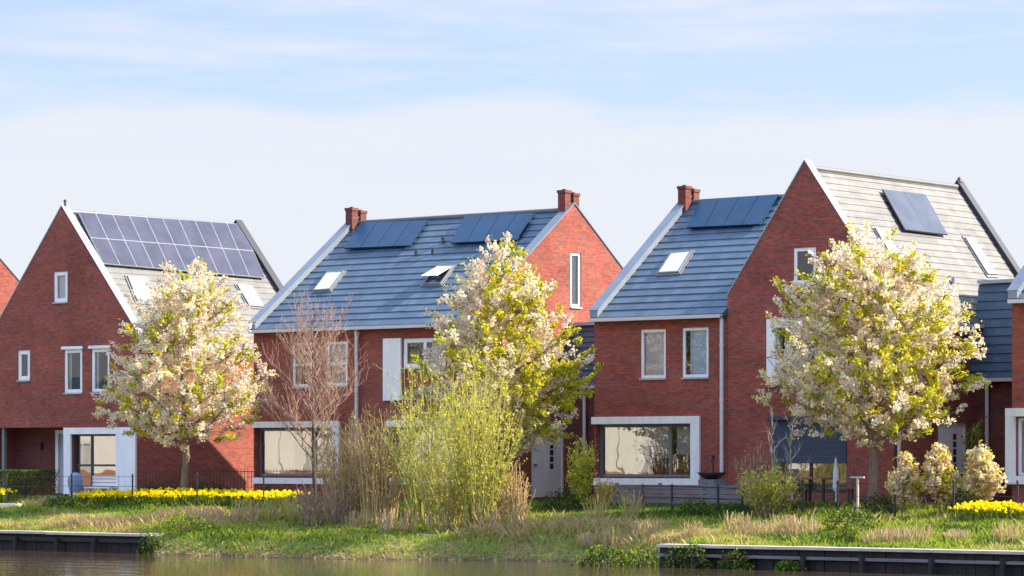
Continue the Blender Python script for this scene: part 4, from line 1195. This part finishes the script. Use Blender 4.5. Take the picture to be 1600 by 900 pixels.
# grass
def in_view(x, y, margin=60):
    d = -SY * x + CY * y; l = CY * x + SY * y; px = HXP + FPX * l / d
    return (px > -margin) & (px < 1600 + margin)
def grass(n, seed):
    r = rng(seed)
    x = r.uniform(-82, -28, n * 3); y = 62.3 + 10.5 * r.uniform(0, 1, n * 3) ** 1.15
    z0 = ground_z(x, y)
    k = in_view(x, y) & (z0 > WATER + .10 + .05 * np.sin(x * 3.1)) & ((y > 63.27) | ((x > XL) & (x < XR)))
    x, y, z0 = x[k][:n], y[k][:n], z0[k][:n]; n = len(x)
    dry = fbm(x * .8, y * 1.2, 3.3) + .5 * fbm(x * 2.5, y * 2.5, 1.1) + np.interp(y, [63, 64.5, 66.5, 69, 72], [-.2, .25, .15, -.6, -.8]) - .35 - .1 * ((x > XL) & (x < XR) & (y < 64.6))
    ur = r.normal(size=n) * .6
    mi = np.where(dry + ur > .75, 2, np.where(dry + ur > .0, 1, np.where(dry + ur > -1.2, 0, 3)))
    tall = np.clip(fbm(x * 1.1, y * 1.4, 8.0) * .5 + .6, .25, 1.5)
    h = np.where(mi == 2, r.uniform(.14, .42, n), r.uniform(.07, .24, n)) * tall
    h = np.where((z0 < -.95), h * .6, h)
    w = r.uniform(.005, .0115, n); ang = r.uniform(0, 2 * np.pi, n)
    dx, dy = np.cos(ang) * w, np.sin(ang) * w
    lx, ly = r.normal(size=n) * .4 * h, r.normal(size=n) * .4 * h
    v = np.stack([np.stack([x - dx, y - dy, z0 - .02], 1), np.stack([x + dx, y + dy, z0 - .02], 1), np.stack([x + lx * .45 + dx * .7, y + ly * .45 + dy * .7, z0 + h * .62], 1), np.stack([x + lx, y + ly, z0 + h], 1)], 1).reshape(-1, 3)
    f = np.arange(len(v)).reshape(-1, 4)
    tag(mesh_np('grass', v, f, [M['grass_a'], M['grass_b'], M['straw'], M['grass_d']], mi), 'mixed green and straw coloured grass covering the canal bank', 'grass', kind='stuff')
grass(150000, 77)

r = rng(500); n = 5200
x = r.uniform(XL, XR, n * 4); y = r.uniform(61.9, 65.4, n * 4); z0 = ground_z(x, y)
k = (z0 > WATER - .02) & (z0 < WATER + .30 + .1 * np.sin(x * 2.3)); x, y, z0 = x[k][:n], y[k][:n], z0[k][:n]
C = np.stack([x, y, z0 + .015], 1)
ax_ = np.stack([r.normal(size=len(x)), r.normal(size=len(x)) * .5, np.abs(r.normal(size=len(x))) * .35], 1)
v, f = leaf_quads(C, .15, r, ax_, 7)
tag(mesh_np('reed_litter', v, f, [M['straw'], M['straw_pink'], M['grass_b']], r.choice(3, len(f), p=(.45, .4, .15))), 'dead reeds and straw litter washed up along the waterline', 'litter', kind='stuff')

# dry reed tufts: a few moulds, copied
def reed_mould(seed, mats, p, n, hgt, spread):
    r = rng(seed)
    az = r.uniform(0, 6.28, n); rb = spread * .5 * np.sqrt(r.uniform(0, 1, n)); h = hgt * r.uniform(.45, 1.0, n)
    ln = r.normal(size=(n, 2)) * .16 * hgt
    w = r.uniform(.006, .014, n); a2 = r.uniform(0, 6.28, n); dx, dy = np.cos(a2) * w, np.sin(a2) * w
    x, y = rb * np.cos(az), rb * np.sin(az)
    z0 = np.full(n, -.06)
    v = np.stack([np.stack([x - dx, y - dy, z0], 1), np.stack([x + dx, y + dy, z0], 1), np.stack([x + ln[:, 0] + dx, y + ln[:, 1] + dy, h], 1), np.stack([x + ln[:, 0] - dx, y + ln[:, 1] - dy, h], 1)], 1).reshape(-1, 3)
    return mesh_np('reed_tuft', v, np.arange(len(v)).reshape(-1, 4), [M[q] for q in mats], r.choice(len(mats), n, p=p))
moulds = [reed_mould(201, ['straw', 'straw_pink', 'grass_b'], (.55, .35, .1), 90, .75, .75), reed_mould(202, ['straw_pink', 'straw', 'grass_b'], (.6, .3, .1), 120, .6, 1.0), reed_mould(203, ['straw', 'grass_b', 'straw_pink'], (.5, .3, .2), 70, 1.0, .5)]
first = [True] * 3
reeds = [(262, 66.2, 1, 'low dry reed tuft on the bank below the daffodils, leftmost'), (300, 65.6, 1, 'dry reed tuft below the daffodils, under the round tree trunk'), (340, 65.8, 1, 'pinkish dry reed tuft below the middle of the daffodil bed'),
         (385, 66.3, 0, 'straw reed tuft below the right part of the daffodil bed'), (425, 66.8, 2, 'tall thin reed tuft at the right end of the daffodil bed'), (458, 66.9, 2, 'tall reed tuft between daffodils and bare reddish tree'),
         (560, 65.6, 0, 'straw reed tuft under the tan twiggy shrub'), (620, 65.4, 1, 'pinkish reed tuft left of the bright willow foot'), (765, 65.8, 0, 'orange straw tuft at the foot of the bright willow'),
         (806, 66.0, 2, 'pinkish straw tuft right of the bright willow foot'), (932, 67.8, 2, 'tall straw tuft left of the slatted fence'), (985, 68.3, 2, 'tall pale tuft before the first fence post of the slatted fence'),
         (925, 65.4, 1, 'low pink straw tuft on the bank under the wide bay window, left'), (960, 65.2, 0, 'straw tuft on the bank under the wide bay window, middle'), (1010, 65.6, 1, 'low straw tuft on the bank below the slatted fence'),
         (1085, 65.0, 0, 'orange straw tuft above the right quay start'), (1150, 65.6, 0, 'straw tuft below the bushy yellow-green shrub, left side'), (1185, 65.8, 1, 'pale pink tuft straight below the bushy yellow-green shrub'),
         (1222, 65.7, 0, 'straw tuft below the bushy yellow-green shrub, right side'), (1250, 66.0, 1, 'pale reed tuft left of the small bright green bush'), (1375, 65.0, 1, 'grey pink reed tuft right of the small bright green bush'),
         (1408, 65.3, 1, 'broad grey pink reed tuft below the smallest orange shrub'), (1440, 65.2, 0, 'grey straw reed tuft below the middle orange shrub'), (1500, 65.6, 1, 'thin reed tuft below the dark fence post at the daffodils'), (1570, 65.4, 0, 'straw tuft on the quay edge below the daffodils at the edge')]
rr_ = random.Random(4)
for px, yy, k, lab in reeds:
    o = moulds[k]
    if not first[k]:
        o = moulds[k].copy(); col.objects.link(o)
    first[k] = False
    x = x_at(px, yy); o.location = (x, yy, gz(x, yy)); o.rotation_euler = (0, 0, rr_.uniform(0, 6.28))
    s = rr_.uniform(.7, 1.1) * (.8 if px > 900 else 1); o.scale = (s * 1.1, s * 1.1, s)
    tag(o, lab, 'reeds', 'dry reed tufts on the bank')

# ------------------------------------------------------------------ fences and garden things
def post_fence(label, pxs, Y, h, rails, r=.025, name='wire_fence', railr=.006, group='black fences along the gardens'):
    xs = [x_at(p, Y) for p in pxs]
    t = thing(name, label, 'fence', (xs[0], Y, gz(xs[0], Y)), group)
    for x in xs:
        m = MB(); z0 = gz(x, Y); m.tube((x, Y, z0 - .1), (x, Y, z0 + h), r, r, 8); m.lathe((x, Y, z0 + h), [(r, 0), (r * 1.2, .01), (r * .5, .04)], 8)
        m.build('fence_post', M['black'], t)
    m = MB()
    for k in rails:
        for xa, xb in zip(xs, xs[1:]):
            m.tube((xa, Y, gz(xa, Y) + h * k), (xb, Y, gz(xb, Y) + h * k), railr, railr, 5)
    m.build('fence_wire', M['black'], t)
post_fence('black wire fence standing among the long daffodil bed', [10, 112, 207, 308, 412, 508], 69.5, 1.0, (.35, .65, .95))
post_fence('short black post fence before the grey slatted boards', [1005, 1050, 1122, 1160], 70.0, .72, (.55, .97), .035, 'post_fence', .018)
post_fence('black wire fence from the sun screen to the flowering shrubs', [1215, 1254, 1309, 1398, 1490, 1590], 69.3, .95, (.3, .6, .95), .03)
xa, xb = x_at(218, 72.4), x_at(398, 72.4)
t = thing('iron_railing', 'thin dark iron railing along the shaded orange side wall', 'railing', (xa, 72.4, 0))
m = MB(); x = xa
while x < xb:
    m.tube((x, 72.4, 0), (x, 72.4, .98 + random.uniform(-.02, .05)), .011, .008, 4); x += .15
m.build('railing_bars', M['black'], t)
m = MB(); m.tube((xa, 72.4, .9), (xb, 72.4, .9), .013, n=5); m.tube((xa, 72.4, .15), (xb, 72.4, .15), .013, n=5); m.build('rail', M['black'], t)
xa, xb = x_at(962, 72.3), x_at(1172, 72.3)
t = thing('slatted_fence', 'low grey horizontal board fence under the wide bay window', 'fence', ((xa + xb) / 2, 72.3, 0))
m = MB()
for k in range(5):
    m.box(xa, xb, 72.28, 72.31, -.08 + k * .135, .03 + k * .135)
m.build('slats', M['greywood'], t)
for q in (0, .33, .66, 1):
    m = MB(); x = xa + (xb - xa) * q; m.box(x - .04, x + .04, 72.313, 72.39, -.1, .62); m.build('fence_post', M['greywood'], t)
# planter with dark bowl beside the bay window
x = x_at(1112, 73.6)
t = thing('planter', 'grey planter carrying a wide dark fire bowl right of the bay window', 'planter', (x, 73.6, .055))
m = MB(); m.hexa([(x - .24, 73.36, .056), (x + .24, 73.36, .056), (x + .24, 73.84, .056), (x - .24, 73.84, .056), (x - .28, 73.32, .72), (x + .28, 73.32, .72), (x + .28, 73.88, .72), (x - .28, 73.88, .72)]); m.build('pot', M['pot'], t)
m = MB(); m.lathe((x, 73.6, .722), [(.15, 0), (.36, .12), (.42, .2), (.40, .2), (.3, .12)], 16); m.build('bowl', M['black'], t, smooth=True)
m = MB(); m.tube((x + .05, 73.6, .8), (x + .05, 73.6, 1.35), .03, .02); m.tube((x + .05, 73.6, 1.3), (x + .05, 73.6, 1.4), .05, .05); m.build('handle', M['black'], t)
# covered round grill, pale garden bench
x = x_at(118, 71.9)
t = thing('covered_grill', 'round blue-grey covered kettle grill before the white window frame', 'grill', (x, 71.9, gz(x, 71.9)))
m = MB(); m.lathe((x, 71.9, gz(x, 71.9)), [(.17, .0), (.19, .2), (.23, .42), (.26, .58), (.24, .72), (.15, .83), (.04, .87)], 16); m.build('cover', M['blue_cover'], t, smooth=True)
m = MB(); m.tube((x, 71.9, gz(x, 71.9) + .865), (x, 71.9, gz(x, 71.9) + .92), .03, .02); m.build('knob', M['black'], t)
xa, xb = x_at(137, 72.2), x_at(178, 72.2)
t = thing('garden_bench', 'low white garden bench under the window beside the covered grill', 'bench', ((xa + xb) / 2, 72.2, 0))
m = MB(); m.box(xa, xb, 72.0, 72.4, .34, .39); m.build('seat', M['white_pl'], t)
m = MB()
for k in range(3): m.box(xa, xb, 72.41, 72.44, .42 + k * .12, .51 + k * .12)
m.build('backrest', M['white_pl'], t)
for q in (xa + .05, xb - .11):
    for yy in (72.02, 72.34):
        m = MB(); m.box(q, q + .06, yy, yy + .06, .0, .338); m.build('leg', M['white_pl'], t)
    m = MB(); m.box(q, q + .05, 72.445, 72.475, 0, .76); m.build('back_post', M['white_pl'], t)
x = x_at(36, 69.3); zb = gz(x, 69.3)
m = MB(); m.box(x_at(-30, 69.3), x_at(28, 69.3), 69.2, 69.5, zb - .05, zb + .13)
tag(m.build('stone_edging', M['cream']), 'pale stone edging block below the short daffodil bed', 'edging')
# terrace furniture under the sun screen
x = x_at(1276, 73.4)
t = thing('garden_table', 'brown topped garden table under the dark sun screen', 'table', (x, 73.4, .055))
m = MB(); m.box(x - .5, x + .5, 73.05, 73.75, .74, .79); m.build('tabletop', M['cushion'], t)
for sx in (-.44, .38):
    for sy in (73.08, 73.66):
        m = MB(); m.box(x + sx, x + sx + .06, sy, sy + .06, .056, .738); m.build('leg', M['black'], t)
def chair(label, px, rot):
    x = x_at(px, 73.2)
    t = thing('garden_chair', label, 'chair', (x, 73.2, .055), 'garden chairs at the table')
    b0 = MB(); b0.box(x - .24, x + .24, 72.96, 73.44, .48, .53); b0.build('seat', M['cushion'], t)
    b0 = MB(); b0.hexa([(x - .24, 73.40, .532), (x + .24, 73.40, .532), (x + .24, 73.44, .532), (x - .24, 73.44, .532), (x - .22, 73.47, 1.02), (x + .22, 73.47, 1.02), (x + .22, 73.5, 1.02), (x - .22, 73.5, 1.02)]); b0.build('backrest', M['cushion'], t)
    for sx in (-.23, .18):
        for sy in (72.97, 73.38):
            b0 = MB(); b0.box(x + sx, x + sx + .05, sy, sy + .05, .056, .478); b0.build('leg', M['black'], t)
    t.rotation_euler = (0, 0, R(rot))
chair('dark garden chair left of the brown garden table', 1244, 60)
chair('dark garden chair right of the brown garden table', 1318, -70)
x = x_at(1306, 72.6)
t = thing('parasol', 'closed white parasol standing beside the garden table', 'parasol', (x, 72.6, .0))
m = MB(); m.tube((x, 72.6, .04), (x, 72.6, .5), .022); m.build('pole', M['pvc'], t)
m = MB(); m.lathe((x, 72.6, .42), [(.05, 0), (.09, .1), (.07, .5), (.03, .85), (.01, .92)], 8); m.build('canopy', M['white_pl'], t)
m = MB(); m.lathe((x, 72.6, .02), [(.2, 0), (.2, .05), (.05, .08)], 12); m.build('base', M['pot'], t)
x = x_at(1340, 69.9); zb = gz(x, 69.9)
t = thing('marker_post', 'pale T shaped wooden post on the grass below the broadest tree', 'post', (x, 69.9, zb))
m = MB(); m.box(x - .025, x + .025, 69.875, 69.925, zb - .1, zb + .98); m.build('post', M['palewood'], t)
m = MB(); m.box(x - .2, x + .2, 69.87, 69.93, zb + .982, zb + 1.025); m.build('crossbar', M['palewood'], t)
